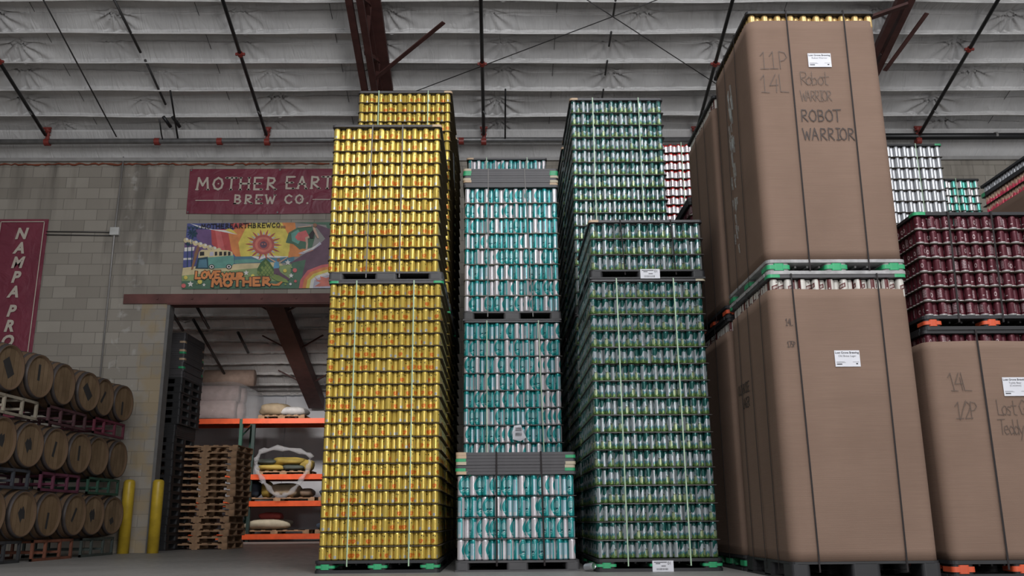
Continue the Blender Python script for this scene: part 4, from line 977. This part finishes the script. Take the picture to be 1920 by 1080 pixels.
for (x_, dx, z0, z1, lb) in ((xe+.345, .0, 2.40, 4.77, 'upper'), (xe+.83, .02, 2.40, 4.77, 'upper'), (xe+.205, -.02, .06, 2.372, 'floor-level'), (xe+.865, .02, .06, 2.372, 'floor-level')):
    side_ = 'left' if x_ < xe+.5 else 'right'
    strap(x_, ye-.008, ye+D_+.006, z0, z1, f'dark strap down the front of the {lb} cardboard load, {side_} one', 'strap_black', dx=dx, w=.012, group='dark straps on the cardboard loads')
for (y_, dy, z0, z1, lb, wh) in ((7.54, -.30, 2.40, 4.77, 'upper', 'nearest'), (7.90, -.25, 2.40, 4.77, 'upper', 'middle'), (8.19, -.2, 2.40, 4.77, 'upper', 'furthest'), (7.32, -.16, .06, 2.372, 'floor-level', 'nearest'), (7.66, -.02, .06, 2.372, 'floor-level', 'middle'), (8.02, -.12, .06, 2.372, 'floor-level', 'furthest')):
    strap(y_, 0, 0, z0, z1, f'dark strap round the left side of the {lb} cardboard load, {wh} one', 'strap_black', sidex=xe-.006, dx=dy*.35, w=.012, wav=.002, group='dark straps on the cardboard loads')
# crinkled clear tape on the side of the upper sleeve
k = NT('clear_tape', .15, 0, .6); k.set('Alpha', .30); k.col((.62, .66, .66)); o_ = k.obj(); k.bump(k.noise(o_, 30, 3), .9, .02); MT['tape'] = k.m
rn = random.Random(8); b = MB()
for i in range(46):
    z = 2.75+rn.random()**.8*1.6; y = .80-.12*(z-2.7)/1.7+rn.uniform(-.07, .07); s_ = rn.uniform(.015, .05)
    b.add([(-.0075-rn.uniform(0, .003), y-s_, z-s_*1.7), (-.0075, y+s_*.6, z-s_), (-.009-rn.uniform(0, .003), y+s_*.7, z+s_*1.8), (-.0075, y-s_*.5, z+s_*1.6)], [(3, 2, 1, 0)])
tag(b.build('packing_tape', MT['tape'], cw2), 'crinkled clear tape')
# second and third of the column
ye2 = 8.37
pallet(xe, ye2, 0, 'black pallet with green blocks on the floor, second in the cardboard row', insert='green', h=.135)
cardboard_wrap(xe, ye2, .137, 2.19, 'floor-level cardboard sleeve, second from the front in its row', seed=12)
can_block('white', .157, .16, xe+.012, ye2+.008, 2.12, 1, 19, 18, (), range(0, 1), shown=(0, 1, 0), sname='second sleeve, lower')
top_frame(xe, ye2, 2.283, 'black top frame above white cans in the second cardboard row', mat='black_plastic', h=.028)
pallet(xe-.01, ye2-.01, 2.312, 'black pallet with orange blocks between the second cardboard loads', insert='orange', h=.123)
cardboard_wrap(xe, ye2, 2.436, 4.50, 'upper cardboard sleeve, second from the front, behind the tallest', seed=15)
can_block('white', .157, .16, xe+.012, ye2+.008, 4.446, 1, 19, 18, (), range(0, 1), shown=(0, 1, 0), sname='second sleeve, upper')
top_frame(xe, ye2, 4.608, 'dark top frame on the second cardboard load behind the tallest', mat='black_plastic', h=.026)
for (y_, z0, z1, lb) in ((8.75, 2.34, 4.64, 'upper'), (9.15, 2.34, 4.64, 'upper'), (8.85, .06, 2.31, 'floor-level')):
    strap(y_, 0, 0, z0, z1, f'dark strap on the side of the second {lb} cardboard sleeve, at {"its front half" if y_ < 9 else "its rear half"}', 'strap_black', sidex=xe-.006, w=.012, group='dark straps on the cardboard loads')
ye3 = 9.72
pallet(xe, ye3, 0, 'dark pallet on the floor, third in the cardboard row', h=.13)
cardboard_wrap(xe, ye3, .132, 2.3, 'floor-level cardboard sleeve, third in its row', seed=18)
top_frame(xe, ye3, 2.305, 'frame under the maroon cans behind the cardboard row', mat='black_plastic', h=.026); pallet(xe, ye3, 2.333, 'black pallet under the maroon cans behind the cardboard row', h=.12)
can_block('maroon', .1205, .1238, xe+.012, ye3, 2.455, 12, 19, 19, shown=(1, 1, 0)); load_sheets(12, xe, ye3, 2.455, .1238, 'maroon load behind cardboard row')
top_frame(xe, ye3, 3.945, 'black top frame on the maroon load behind the cardboard row', mat='black_plastic', h=.03)
frame_stack(xe, ye3, 3.98, 2, .03, {}, 'on the maroon load behind cardboard')

# --- F: maroon cans over cardboard
xf, yf = 3.47, 7.14
pallet(xf-.01, yf-.01, 0, 'black pallet with orange blocks on the floor at right', insert='orange', h=.128)
cw3 = cardboard_wrap(xf-.0, yf, .13, 1.835, 'shorter cardboard sleeve at the right edge with faint handwriting', seed=21)
can_block('maroon', .1205, .124, xf+.012, yf+.008, 1.776, 1, 19, 18, range(0, 1), range(0, 1), shown=(1, 1, 0), name='peeking above right cardboard', colrange=(0, 13), sname='right sleeve top')
top_frame(xf, yf, 1.900, 'black top frame above the shorter cardboard sleeve at right', mat='black_plastic', h=.026)
pallet(xf+.01, yf-.01, 1.928, 'black pallet with orange blocks under seven tiers of maroon cans', insert='orange', h=.118, foot=.16)
xf2 = xf+.045
can_block('maroon', .1205, .1238, xf2, yf, 2.047, 7, 19, 19, range(0, 7), range(0, 7), name='above the orange-blocked pallet', colrange=(0, 14), siderange=(0, 12), sname='left side')
load_sheets(7, xf2-.005, yf, 2.047, .1238, 'maroon load at right')
top_frame(xf2, yf, 2.915, 'black top frame with green left corner on the maroon cans', mat='black_plastic', caps=('green', None), h=.026)
hand(cw3, 'marker_faint', '14L', .15, 1.43, .145, .0050, yy, adv=.50, wide=.75, slant=-.15, jit=.02)
hand(cw3, 'marker_faint', '1/2P', .165, 1.21, .13, .0050, yy, adv=.36, wide=.85, jit=.02); hand(cw3, 'marker_faint', 'Lost Grove', .505, 1.235, .12, .0050, yy, adv=.46, wide=.72, jit=.02); hand(cw3, 'marker_faint', 'Teddy Bear', .50, 1.08, .12, .0050, yy, adv=.46, wide=.72, jit=.02)
shipping_label(cw3, .585, 1.385, -.0078, ['Lost Grove Brewing', 'Teddy Bear', '(Coconut)'], h=.15)
strap(xf+.425, yf-.008, yf+D_, .06, 1.928, 'dark strap down the right-hand cardboard sleeve, left one', 'strap_black', w=.015, group='dark straps on the cardboard loads')
strap(xf2+.255, yf-.008, yf+D_, 1.99, 2.942, 'black strap down the maroon cans, left one', 'strap_black', dx=.03, w=.015)
strap(xf2+.62, yf-.008, yf+D_, 1.99, 2.942, 'black strap down the maroon cans, right one', 'strap_black', dx=.03, w=.015)

# --- G silver, H mint, I pink in the far right
xg, yg = 5.04, 11.5
pallet(xg, yg, 0, 'dark pallet on the floor under the silver cans', h=.12); can_block('silver', .157, .1615, xg, yg, .122, 16, 19, 19, shown=(0, 1, 1))
top_frame(xg, yg, 2.71, 'frame halfway up the silver stack', h=.026); pallet(xg, yg, 2.738, 'dark pallet halfway up the silver stack', h=.11)
can_block('silver', .157, .1615, xg, yg, 2.85, 16, 19, 19, range(8, 16), name='of the tall silver stack', colrange=(5, 19))
load_sheets(16, xg, yg, 2.85, .1615, 'tall silver stack', 'sheet')
top_frame(xg, yg, 5.436, 'dark top frame with green right corner on the silver cans', mat='black_plastic', caps=(None, 'green'), h=.026)
strap(xg+.79, yg-.004, yg+D_, 2.78, 5.465, 'pale green strap down the silver cans', 'strap_green', dx=-.03)
xh, yh = 6.42, 13.1
pallet(xh, yh, 0, 'dark pallet under the mint and grey cans', h=.12); cardboard_wrap(xh, yh, .122, 2.6, 'cardboard sleeve below the mint and grey cans', seed=30)
pallet(xh, yh, 2.61, 'dark pallet below the mint and grey cans', h=.12)
can_block('mint', .1205, .1245, xh, yh, 2.93, 21, 19, 19, range(15, 21), name='of the mint and grey stack', colrange=(8, 19), shown=(1, 0, 1))
top_frame(xh, yh, 2.735, 'thick frame below the mint and grey cans', h=.19)
load_sheets(21, xh, yh, 2.93, .1245, 'mint and grey stack')
top_frame(xh, yh, 5.547, 'black top frame on the mint and grey cans', mat='black_plastic', h=.026)
strap(xh+.78, yh-.004, yh+D_, 2.66, 5.575, 'green strap down the mint and grey cans', 'strap_green', dx=-.03)
xi, yi = 6.38, 9.85
pallet(xi, yi, 0, 'dark pallet on the floor under the pink cans stack', h=.12); cardboard_wrap(xi, yi, .122, 2.05, 'lower cardboard sleeve under the pink cans, far right', seed=33)
pallet(xi, yi, 2.055, 'dark pallet between sleeves under the pink cans', h=.12); cardboard_wrap(xi, yi, 2.176, 4.275, 'upper cardboard sleeve just below the pink cans, far right', seed=36)
can_block('pink', .118, .1205, xi+.012, yi+.008, 4.266, 2, 19, 18, (), range(0, 2), shown=(1, 1, 0), sname='left side', name='of the far right load')
tier_sheet(xi, yi, 4.3835, 'thin black sheet between the two rows of pink cans')
top_frame(xi, yi, 4.507, 'black frame with green corner over the pink cans', mat='black_plastic', caps=('green', None), h=.05)
can_block('silver', .085, .09, xi+.012, yi+.008, 4.559, 1, 19, 18, (), range(0, 1), shown=(1, 1, 0), sname='top of the pink stack')
top_frame(xi, yi, 4.646, 'black top frame over silver cans above the pink ones', mat='black_plastic', h=.028)
flush_rest(dict(yellow='remaining yellow drinks cans of the three yellow stacks', teal='remaining teal and white cans of the teal stacks', green='remaining green mountain-print cans of the green stacks'))

# ================================================================== barrels and racks
k = NT('barrel_staves', .75, 0, .2); o = k.obj(); s = k.sep(o); ang = k.op('ARCTAN2', s[1], s[2]); stv = k.op('FLOOR', k.op('MULTIPLY', ang, 4.6))
c = k.mix(k.noise(k.comb(stv, k.op('MULTIPLY', s[0], .6), 0), 3, 4), (.060, .038, .024), (.20, .125, .075)); k.col(c)
k.bump(k.op('FRACT', k.op('MULTIPLY', ang, 4.6)), .3, .004); MT['staves'] = k.m
k = NT('barrel_head_wood', .8, 0, .15); o = k.obj(); s = k.sep(o); stv = k.op('FLOOR', k.op('MULTIPLY', s[1], 11))
oi = k.n.new('ShaderNodeObjectInfo').outputs['Random']
g = k.noise(k.comb(k.op('MULTIPLY', stv, 3.7), k.op('MULTIPLY', s[2], 1.0), k.op('MULTIPLY', oi, 50)), 2.5, 5)
c = k.mix(k.mapr(g, .3, .7, 0, 1), (.13, .088, .052), (.24, .165, .10)); c = k.mix(k.lt(k.op('FRACT', k.op('MULTIPLY', s[1], 11)), .05), c, (.06, .035, .02)); c = k.mix(k.op('MULTIPLY', oi, .35), c, (.16, .095, .045)); k.col(c); MT['head'] = k.m
MT['hoop'] = plain('galvanised_hoop', (.07, .058, .055), .6, .3, .3)
MT['stencil'] = plain('black_stencil', (.028, .026, .025), .7)
def make_barrel():
    t = bpy.data.objects.new('barrel', None); COL.objects.link(t)
    def rad(u): return .343-.070*(2*u-1)**2       # u 0..1 along the length
    L = .89; prof = [(rad(u), -L*u) for u in np.linspace(0, 1, 15)]
    prof = [(.250, -.035), (.262, 0)]+prof[0:]+[(.262, -L), (.25, -L+.035)]
    MB().lathe(prof, 32, 'x').build('barrel_staves', MT['staves'], t, True)
    for u0, u1 in ((0.0, .055), (.12, .155), (.26, .30), (.70, .74), (.845, .88), (.945, 1.0)):
        MB().lathe([(rad(u0)+.001, -L*u0), (rad(u0)+.004, -L*u0), (rad(u1)+.004, -L*u1), (rad(u1)+.001, -L*u1)], 32, 'x', caps=False).build('hoop', MT['hoop'], t, True)
    MB().lathe([(.256, -.034), (.256, -.030)], 32, 'x').build('barrel_head', MT['head'], t)
    return t
proto = make_barrel()
marks = {0: ['slab', 'bar', None, 'slab', 'bar', 'bar'], 1: ['blot', 'blot', 'bar', 'bar', None, None], 2: ['none', 'blot', 'bar', 'bar', 'blot', 'small']}
ang_ = {(0,0): -.6, (0,1): 0, (0,3): -.75, (0,4): .6, (0,5): 0, (1,0): .4, (1,1): 0, (1,2): .25, (1,3): 0, (2,1): 0, (2,2): .12, (2,3): .5, (2,4): .1, (2,5): -.5}
YB = [10.95, 11.64, 12.34, 13.07, 13.66, 14.40]; ZB = [2.31, 1.435, .585]; RW = ['top row', 'middle row', 'bottom row']
firstb = True; BAR = []
for r_ in range(3):
    for i, y in enumerate(YB):
        o = proto if firstb else copytree(proto); firstb = False
        o.location = (-5.90+random.uniform(-.02, .02), y+random.uniform(-.01, .01), ZB[r_]); o.rotation_euler.z = radians(-5+random.uniform(-3, 3))
        mk = marks[r_][i]; mt_ = {'slab': 'broad black stencilled head', 'bar': 'narrow black bar on its head', 'blot': 'dark blotch on its head', 'small': 'small dark square on its head'}.get(mk, 'bare unmarked head')
        tag(o, f'oak barrel, {mt_}, {ORD[6-i]} from doorway in {RW[r_]}', 'barrel', 'oak barrels racked three high')
        o.rotation_euler.x = 0
        BAR.append((o, r_, i, mk))
for o, r_, i, mk in BAR:
    if 1:
        if mk and mk != 'none':
            w_, h_ = {'slab': (.13, .24), 'bar': (.05, .21), 'blot': (.13, .17), 'small': (.10, .09)}[mk]; a = -ang_.get((r_, i), 0)
            zc = -.08 if (r_, i) in ((0, 5), (2, 5), (2, 2)) else (.05 if (r_, i) == (0, 1) else 0)
            P_ = [(-w_/2, -h_/2), (w_/2, -h_/2), (w_/2, h_/2), (-w_/2, h_/2)] if mk != 'blot' else [(w_/2*(1+.3*sin(j*2.7))*cos(2*pi*j/11), h_/2*(1+.3*cos(j*3.1))*sin(2*pi*j/11)) for j in range(11)]
            pts_ = [(-.0295, p[0]*cos(a)-p[1]*sin(a), zc+p[0]*sin(a)+p[1]*cos(a)) for p in P_]
            MB().add(pts_, [tuple(range(len(pts_)))]).build('head_stencil', MT['stencil'], o)
rk_cols = {(0, 0): ('cream', (.30, .26, .20)), (0, 1): ('dull maroon', (.075, .03, .035)), (0, 2): ('maroon', (.12, .018, .035)), (1, 0): ('dark slate', (.045, .048, .058)), (1, 1): ('plum', (.11, .025, .05)), (1, 2): ('dark green', (.02, .07, .045)), (2, 0): ('blackish', (.03, .03, .033)), (2, 1): ('rusty orange', (.16, .055, .03)), (2, 2): ('grey-green', (.045, .058, .052))}
ZR = [(1.76, 2.0), (.885, 1.13), (.0, .265)]; YR = [(10.62, 11.80), (12.10, 13.22), (13.50, 14.60)]
for (r_, i), (cn, cc) in rk_cols.items():
    z0, z1 = ZR[r_]; y0, y1 = YR[i]; m = plain('rack_paint_'+cn.replace(' ', '_'), cc, .6, var=.3, sc=4)
    t = thing('barrel_rack', f'{cn} steel barrel rack under the {RW[r_]} of barrels', 'rack', (-6.45, (y0+y1)/2, z0), 'steel barrel racks'); hh = z1-z0; hw = (y1-y0)/2
    for sx, nm in ((.48, 'front_frame'), (-.33, 'rear_frame')):
        b = MB(); s_ = .034
        for z in (s_/2, hh-s_/2): b.bar((sx, -hw, z), (sx, hw, z), s_, s_)
        for y in (-hw+s_/2, -hw*.36, hw*.36, hw-s_/2): b.box((sx-s_/2, y-s_/2, .0), (sx+s_/2, y+s_/2, hh))
        b.build(nm, m, t)
    for y in (-hw*.36, hw*.36):
        b = MB().bar((-.33, y, hh-.03), (.48, y, hh-.03), .03, .03)
        b.build('saddle_rail', m, t)
        MB().bar((-.33, y, .10), (.48, y, .10), .06, .03).build('fork_tube', m, t)
for (x, y, lb) in ((-5.985, 15.08, 'yellow steel bollard leaning beside the last barrels'), (-5.53, 15.12, 'yellow steel bollard in the doorway before the black pallets')):
    t = thing('bollard', lb, 'bollard', (x, y, 0), 'yellow bollards')
    MB().lathe([(.09, 0), (.09, 1.10), (.082, 1.135), (.055, 1.155), (0, 1.16)], 24).build('bollard_post', MT['yellow_paint'], t, True)

# ================================================================== storeroom seen through the doorway
def thin_pallet(x, y, z, label, solidtop=False):
    o = MB(); 
w_, d_ = 1.25, 1.12
bx, by = -7.03, 16.4
bp = thing('plastic_pallet', 'black pallet, lowest of the tall black pile behind the doorway', 'pallet', (bx, by, 0), 'black pallets piled in the doorway')
def bpparts(t, h=.14):
    MB().prism(rrect(0, 0, w_, d_, .03), h-.03, h).build('deck', MT['black_plastic'], t)
    b = MB(); b.box((0, 0, 0), (w_, .1, .025)); b.box((0, d_-.1, 0), (w_, d_, .025)); b.box((w_-.1, .1, 0), (w_, d_-.1, .025)); b.box((0, .1, 0), (.1, d_-.1, .025)); b.box((0, d_/2-.06, 0), (w_, d_/2+.06, .025)); b.build('base_frame', MT['black_plastic'], t)
    for x in (0, w_/2-.08, w_-.16):
        for y in (0, d_/2-.08, d_-.16): MB().prism(rrect(x, y, x+.16, y+.16, .03), .02, h-.025).build('foot', MT['black_plastic'], t)
bpparts(bp)
z = .142; n = 1
for i in range(13):
    o = copytree(bp); o.location = (bx+random.uniform(-.012, .012), by+random.uniform(-.01, .01), z); z += .142; n += 1
    o['label'] = f'black pallet, {ORD[n]} from the floor in the tall black pile behind the doorway'
fm = MT['black_plastic']
for i in range(6):
    top_frame(bx, by, z, f'black flat frame, {ORD[i+1]} of the flat ones halfway up the black pile', mat='black_plastic', h=.032, w=w_, d=d_); z += .034
for i in range(6):
    o = copytree(bp); o.location = (bx+.05+random.uniform(-.012, .012), by+random.uniform(-.01, .01), z); z += .142; n += 1
    o['label'] = f'black pallet, {ORD[i+1]} above the flat frames in the black pile'
i = 0
while z < 3.86:
    i += 1; cp = {5: 'green', 9: 'tan', 12: 'green', 13: 'tan', 17: 'tan'}.get(i)
    top_frame(bx+.05+random.uniform(-.01, .01), by+random.uniform(-.01, .01), z, f'dark flat frame{" with "+cp+" corner" if cp else ""}, {ORD[i]} of the uppermost on black pile', mat='frame', caps=(None, cp), h=.037, w=w_, d=d_); z += .0395
# wooden pallets
def wood_pallet(x, y, z, label, group, w=1.18, d=1.0, mat='wood', h=.115):
    t = thing('wooden_pallet', label, 'pallet', (x, y, z), group); m = MT[mat]
    for i, sx in enumerate((0, w/2-.02, w-.04)): pass
    b = MB()
    for i in range(7): b.box((.0+i*(w-.10)/6, 0, h-.016), (.10+i*(w-.10)/6, d, h))
    b.build('top_deck', m, t)
    b = MB()
    for i in (0, 3, 6): b.box((i*(w-.10)/6, 0, 0), (.10+i*(w-.10)/6, d, .016))
    b.build('bottom_deck', m, t)
    for sy in (0, d/2-.02, d-.04):
        b = MB().box((0, sy, h-.04), (w, sy+.04, h-.016))
        for x0 in (0, w/2-.09, w-.16): b.box((x0, sy, .016), (x0+(.18 if 0 < x0 < w-.2 else .16), sy+.04, h-.04))
        b.build('stringer', m, t)
    return t
wp = None; z = 0
for i in range(16):
    lb = f'worn wooden pallet, {ORD[i+1]} from the floor in the wooden pile'
    wo = wood_pallet(0, 0, 0, lb, 'wooden pallets piled in the storeroom') if wp is None else copytree(wp)
    if wp is None: wp = wo
    wo['label'] = lb; wo.rotation_euler.z = radians(random.uniform(-1.5, 1.5)); wo.location = (-6.0+random.uniform(-.03, .03)-(.06 if i < 5 else 0), 17.0+random.uniform(-.02, .02), z); z += .1165
MT['mesh_deck'] = None
# orange and green pallet racking
YK = 23.4
t = thing('pallet_racking', 'orange-beamed pallet racking with green uprights in the storeroom', 'racking', (0, YK, 0))
for x in (-9.6, -6.62, -3.3): 
    b = MB()
    for yy in (0, 1.0): b.box((x, yy, 0), (x+.08, yy+.08, 3.05))
    for zz in np.arange(.2, 2.9, .6): b.bar((x+.04, .04, zz), (x+.04, 1.04, zz+.4), .03, .03)
    b.build('upright', MT['green_steel'], t)
MB().box((-6.30, 0, 0), (-6.22, .08, 2.95)).build('upright', plain('dark_green_steel', (.02, .04, .035), .5), t)
for x0, x1 in ((-9.55, -6.62), (-6.54, -3.3)):
    for zz in (.06, .86, 1.52, 2.93):
        for yy in (-.03, 1.04): MB().box((x0, yy, zz), (x1, yy+.05, zz+.13)).build('beam', MT['orange_steel'], t)
        MB().box((x0, .0, zz+.10), (x1, 1.05, zz+.115)).build('shelf_deck', MT['wire'], t)
def lump(name, loc, size, label, cat, mat, seed=0, group=None, rz=0, amp=.10, parent=None, sq=.45):
    r = random.Random(seed); n = 18; m_ = 10; vs = []; fs = []; ph = [r.uniform(0, 6) for _ in range(5)]
    for j in range(m_+1):
        v = -pi/2+pi*j/m_
        for i in range(n):
            u = 2*pi*i/n
            sg = lambda c, e: math.copysign(abs(c)**e, c)
            x = sg(cos(v), .6)*sg(cos(u), sq); y = sg(cos(v), .6)*sg(sin(u), sq); z = sg(sin(v), .8)
            q = 1+amp*sin(3*u+ph[0])*cos(2*v+ph[1])+amp*.6*sin(5*u+ph[2]+3*v)
            vs.append((x*size[0]/2*q, y*size[1]/2*q, max(0, size[2]/2+z*size[2]/2*(1+amp*.7*sin(4*u+ph[3])))))
    for j in range(m_):
        for i in range(n): fs.append((j*n+i, j*n+(i+1) % n, (j+1)*n+(i+1) % n, (j+1)*n+i))
    o = MB().add(vs, fs).build(name, MT[mat] if isinstance(mat, str) else mat, parent, True, loc); o.rotation_euler.z = rz
    if label: tag(o, label, cat, group)
    return o
k = NT('stretch_film', .12, 0, .7); k.set('Alpha', .26); o_ = k.obj(); k.col((.72, .72, .74)); k.bump(k.noise(k.scale(o_, (3, 3, 9)), 6, 4), 1, .05); MT['film'] = k.m
for nm, c in (('bag_tan', (.36, .28, .18)), ('bag_gold', (.40, .29, .06)), ('bag_dark', (.05, .06, .05)), ('bag_cream', (.46, .40, .29)), ('bag_navy', (.035, .05, .075)), ('bag_white', (.55, .54, .53)), ('roll_paper', (.40, .29, .235)), ('box_brown', (.22, .15, .10)), ('bag_red', (.40, .06, .05)), ('roll_wrapped', (.42, .31, .29))): MT[nm] = plain(nm, c, .7, var=.15, sc=7, bump=.3)
# top shelf: paper rolls
ZS = 3.06
for i, (x0, x1, y, z, r_) in enumerate(((-9.2, -6.85, 23.75, .30, .26), (-9.2, -6.75, 24.15, .30, .26), (-9.2, -6.8, 23.8, .74, .22), (-9.2, -6.75, 24.2, .74, .22))):
    t = thing('paper_roll', f'wrapped brown paper roll on the top shelf, {("lower front", "lower rear", "upper front", "upper rear")[i]} one', 'paper roll', (0, 0, ZS), 'wrapped paper rolls')
    MB().tube([(x0, y, z-.04), (x1, y, z-.04)], r_, 20).build('roll_body', MT['roll_wrapped'], t, True)
t = thing('paper_roll', 'loose pinkish paper roll lying on top of the wrapped rolls', 'paper roll', (0, 0, ZS)); MB().tube([(-7.75, 23.9, 1.13), (-6.45, 23.9, 1.13)], .22, 24).build('roll_body', MT['roll_paper'], t, True)
t = thing('film_wrap', 'clear crinkled plastic film over the paper rolls', 'film', (0, 0, ZS))
b = MB(); rn = random.Random(3)
ringp = [(23.42, .02), (23.40, .45), (23.52, .98), (23.9, 1.0), (24.42, .98), (24.5, .4), (24.45, .02)]
for x in np.linspace(-8.6, -6.35, 13):
    pass
vs_ = []; fs_ = []; xs_ = list(np.linspace(-8.2, -6.30, 14)); nn = len(ringp)
for a, x in enumerate(xs_):
    kx = max(0, (x+6.8)/.5); 
    for (y, z) in ringp: vs_.append((x+rn.uniform(-.03, .03), 23.95+(y-23.95)*(1-.35*kx)+rn.uniform(-.03, .03), (z*(1-.25*kx))+rn.uniform(-.02, .02)))
for a in range(len(xs_)-1):
    for c_ in range(nn-1): fs_.append((a*nn+c_, a*nn+c_+1, (a+1)*nn+c_+1, (a+1)*nn+c_))
e0 = (len(xs_)-1)*nn; fs_.append(tuple(e0+i for i in range(nn)))
b.add(vs_, fs_).build('film_sheet', MT['film'], t, True)
def on_pallet(x, z, w, label, y=23.55):
    return wood_pallet(x, y, z, label, 'pallets on the storeroom racking', w=w, d=.9, h=.11)
on_pallet(-6.2, 3.06, 1.2, 'wooden pallet under the crumpled sacks on the top shelf')
lump('sack', (-5.85, 23.95, 3.172), (.75, .7, .33), 'tan sack heap on the top shelf pallet', 'sack', 'bag_tan', 1, 'sacks on the racking'); lump('sack', (-5.42, 23.95, 3.172), (.85, .6, .24), 'white torn sack draped beside the tan sacks, top shelf', 'sack', 'bag_white', 2, 'sacks on the racking', rz=.1)
on_pallet(-4.35, 3.06, 1.2, 'wooden pallet at the right end of the top shelf')
t = thing('cardboard_box', 'brown box on the right end of the top shelf', 'box', (-4.35, 23.6, 3.172)); MB().box((0, 0, 0), (1.1, .8, .24), ch=.02).build('box_body', MT['box_brown'], t)
Z2 = 1.638
o_ = on_pallet(-6.15, Z2, 1.35, 'pallet under the gold and dark sacks, second shelf')
for i, (x, z, m, s_, nm) in enumerate(((-5.85, .112, 'bag_gold', (.75, .6, .17), 'gold'), (-5.25, .112, 'bag_dark', (.65, .6, .16), 'black'), (-5.95, .27, 'bag_dark', (.62, .6, .15), 'dark'), (-5.40, .262, 'bag_gold', (.85, .6, .20), 'golden printed'), (-4.95, .112, 'bag_gold', (.35, .5, .28), 'small gold'))):
    lump('sack', (x, 23.9, Z2+z), s_, f'{nm} sack in the film-wrapped heap on the second shelf', 'sack', m, 10+i, 'sacks on the racking')
on_pallet(-4.35, Z2, 1.2, 'pallet under the cream sacks, second shelf')
for i in range(2): lump('sack', (-3.95, 23.9, Z2+.112+i*.19), (.95, .65, .20), f'plump cream sack, {("lower", "upper")[i]} of two beside the yellow stack', 'sack', 'bag_cream', 20+i, 'sacks on the racking', amp=.05)
Z3 = .978
on_pallet(-6.55, Z3, 1.9, 'pallet behind the hanging film loop, third shelf')
for i, (x, w__, h_, m, nm) in enumerate(((-6.35, .5, .42, 'bag_navy', 'navy and yellow'), (-5.95, .25, .40, 'bag_gold', 'upright gold'), (-5.45, .8, .35, 'bag_tan', 'brown crumpled'), (-4.92, .35, .22, 'box_brown', 'small brown'))):
    lump('sack', (x, 23.95, Z3+.112), (w__, .5, h_), f'{nm} sack on the third shelf behind the film loop', 'sack', m, 30+i, 'sacks on the racking')
on_pallet(-4.55, Z3, 1.2, 'pallet under the navy sacks, third shelf')
for i, (x, z, w__, m, nm) in enumerate(((-4.25, 0, .62, 'bag_navy', 'dark blue flat'), (-4.3, .2, .35, 'bag_gold', 'short yellow'), (-3.75, 0, .5, 'bag_gold', 'ochre'), (-3.8, .18, .65, 'bag_dark', 'dark green rounded'))):
    lump('sack', (x, 23.9, Z3+.112+z), (w__, .55, .2 if z == 0 else .26), f'{nm} sack on the third shelf beside the yellow stack', 'sack', m, 40+i, 'sacks on the racking')
Z4 = .178
on_pallet(-6.5, Z4, 1.75, 'long pallet on the lowest shelf at left'); lump('sack', (-5.85, 23.9, Z4+.112), (1.15, .7, .26), 'long pale sack on the lowest shelf', 'sack', 'bag_cream', 50, 'sacks on the racking'); lump('sack', (-5.8, 23.95, Z4+.34), (.6, .4, .20), 'red and clear plastic bundle on the pale sack', 'bundle', 'bag_red', 51)
on_pallet(-4.6, Z4, 1.3, 'pallet on the lowest shelf beside the yellow stack')
for i, (x, w__, h_, m, nm) in enumerate(((-4.45, .3, .16, 'bag_navy', 'small blue'), (-4.25, .35, .18, 'bag_white', 'small white'), (-3.85, .7, .42, 'bag_white', 'large white shiny'))):
    lump('sack', (x, 23.85, Z4+.112), (w__, .5, h_), f'{nm} bag on the lowest shelf beside the yellow stack', 'bag', m, 60+i, 'bags on the lowest shelf', amp=.14)
pts = [(-6.12, 1.95), (-6.02, 2.22), (-5.6, 2.30), (-5.0, 2.22), (-4.72, 2.08), (-4.80, 1.75), (-5.0, 1.42), (-5.22, 1.17), (-5.42, 1.10), (-5.62, 1.17), (-5.85, 1.42), (-6.05, 1.70), (-6.12, 1.95)]
sm = []
for i in range(len(pts)-1):
    for q in range(4): sm.append((pts[i][0]+(pts[i+1][0]-pts[i][0])*q/4+random.uniform(-.012, .012), 23.28+random.uniform(-.01, .01), pts[i][1]+(pts[i+1][1]-pts[i][1])*q/4+random.uniform(-.012, .012)))
sm.append(sm[0]); b = MB().tube(sm, [.055+.022*sin(i*1.7) for i in range(len(sm))], 8)
o = b.build('film_loop', MT['film'], None, True); tag(o, 'heart-shaped loop of twisted clear stretch film hanging on the racking', 'film')
rod('wall_rail', [(-9, 25.3, 4.55), (-1.5, 25.3, 4.55)], .02, 'thin pale pipe above the racking in the storeroom', 'pipe', 'conduit', 'storeroom pipes')
rod('wall_rail', [(-9, 25.2, 4.05), (-1.5, 25.2, 4.05)], .05, 'grey pipe just above the storeroom wall panel', 'pipe', 'conduit', 'storeroom pipes')
t = thing('roof_girder', 'red-brown girder crossing the storeroom ceiling above the racking', 'girder'); 
MB().bar((-5.05, 17, zr(17, .25)), (-5.05, 25.3, zr(25.3, .25)), .42, .30).build('girder_body', MT['steel_brown'], t)
for i, y in enumerate((20.5, 22.2, 24.0)):
    for s_ in (-1, 1): MB().bar((-5.05, y, zr(y, .35)), (-5.05+s_*.75, y-.25, zr(y-.25, .05)), .05, .03).build('flange_brace', MT['steel_brown'], t)
for i, (x, y0, y1) in enumerate(((-7.6, 17, 21.5), (-6.95, 20.2, 21.4), (-6.3, 21.6, 22.6), (-5.7, 18, 20.0), (-7.2, 21, 24))):
    rod('branch_pipe', [(x, y0, zr(y0, .15)), (x, y1, zr(y1, .15))], .035, f'dark branch pipe under the storeroom roof, {("long left", "short middle", "thick middle", "right of middle", "lower left")[i]} one', 'pipe', 'pipe_black', 'storeroom pipes')
rod('branch_pipe', [(-5.7, 20.0, zr(20, .15)), (-5.2, 20.0, zr(20, .15))], .035, 'short dark cross pipe beside the storeroom girder', 'pipe', 'pipe_black', 'storeroom pipes')
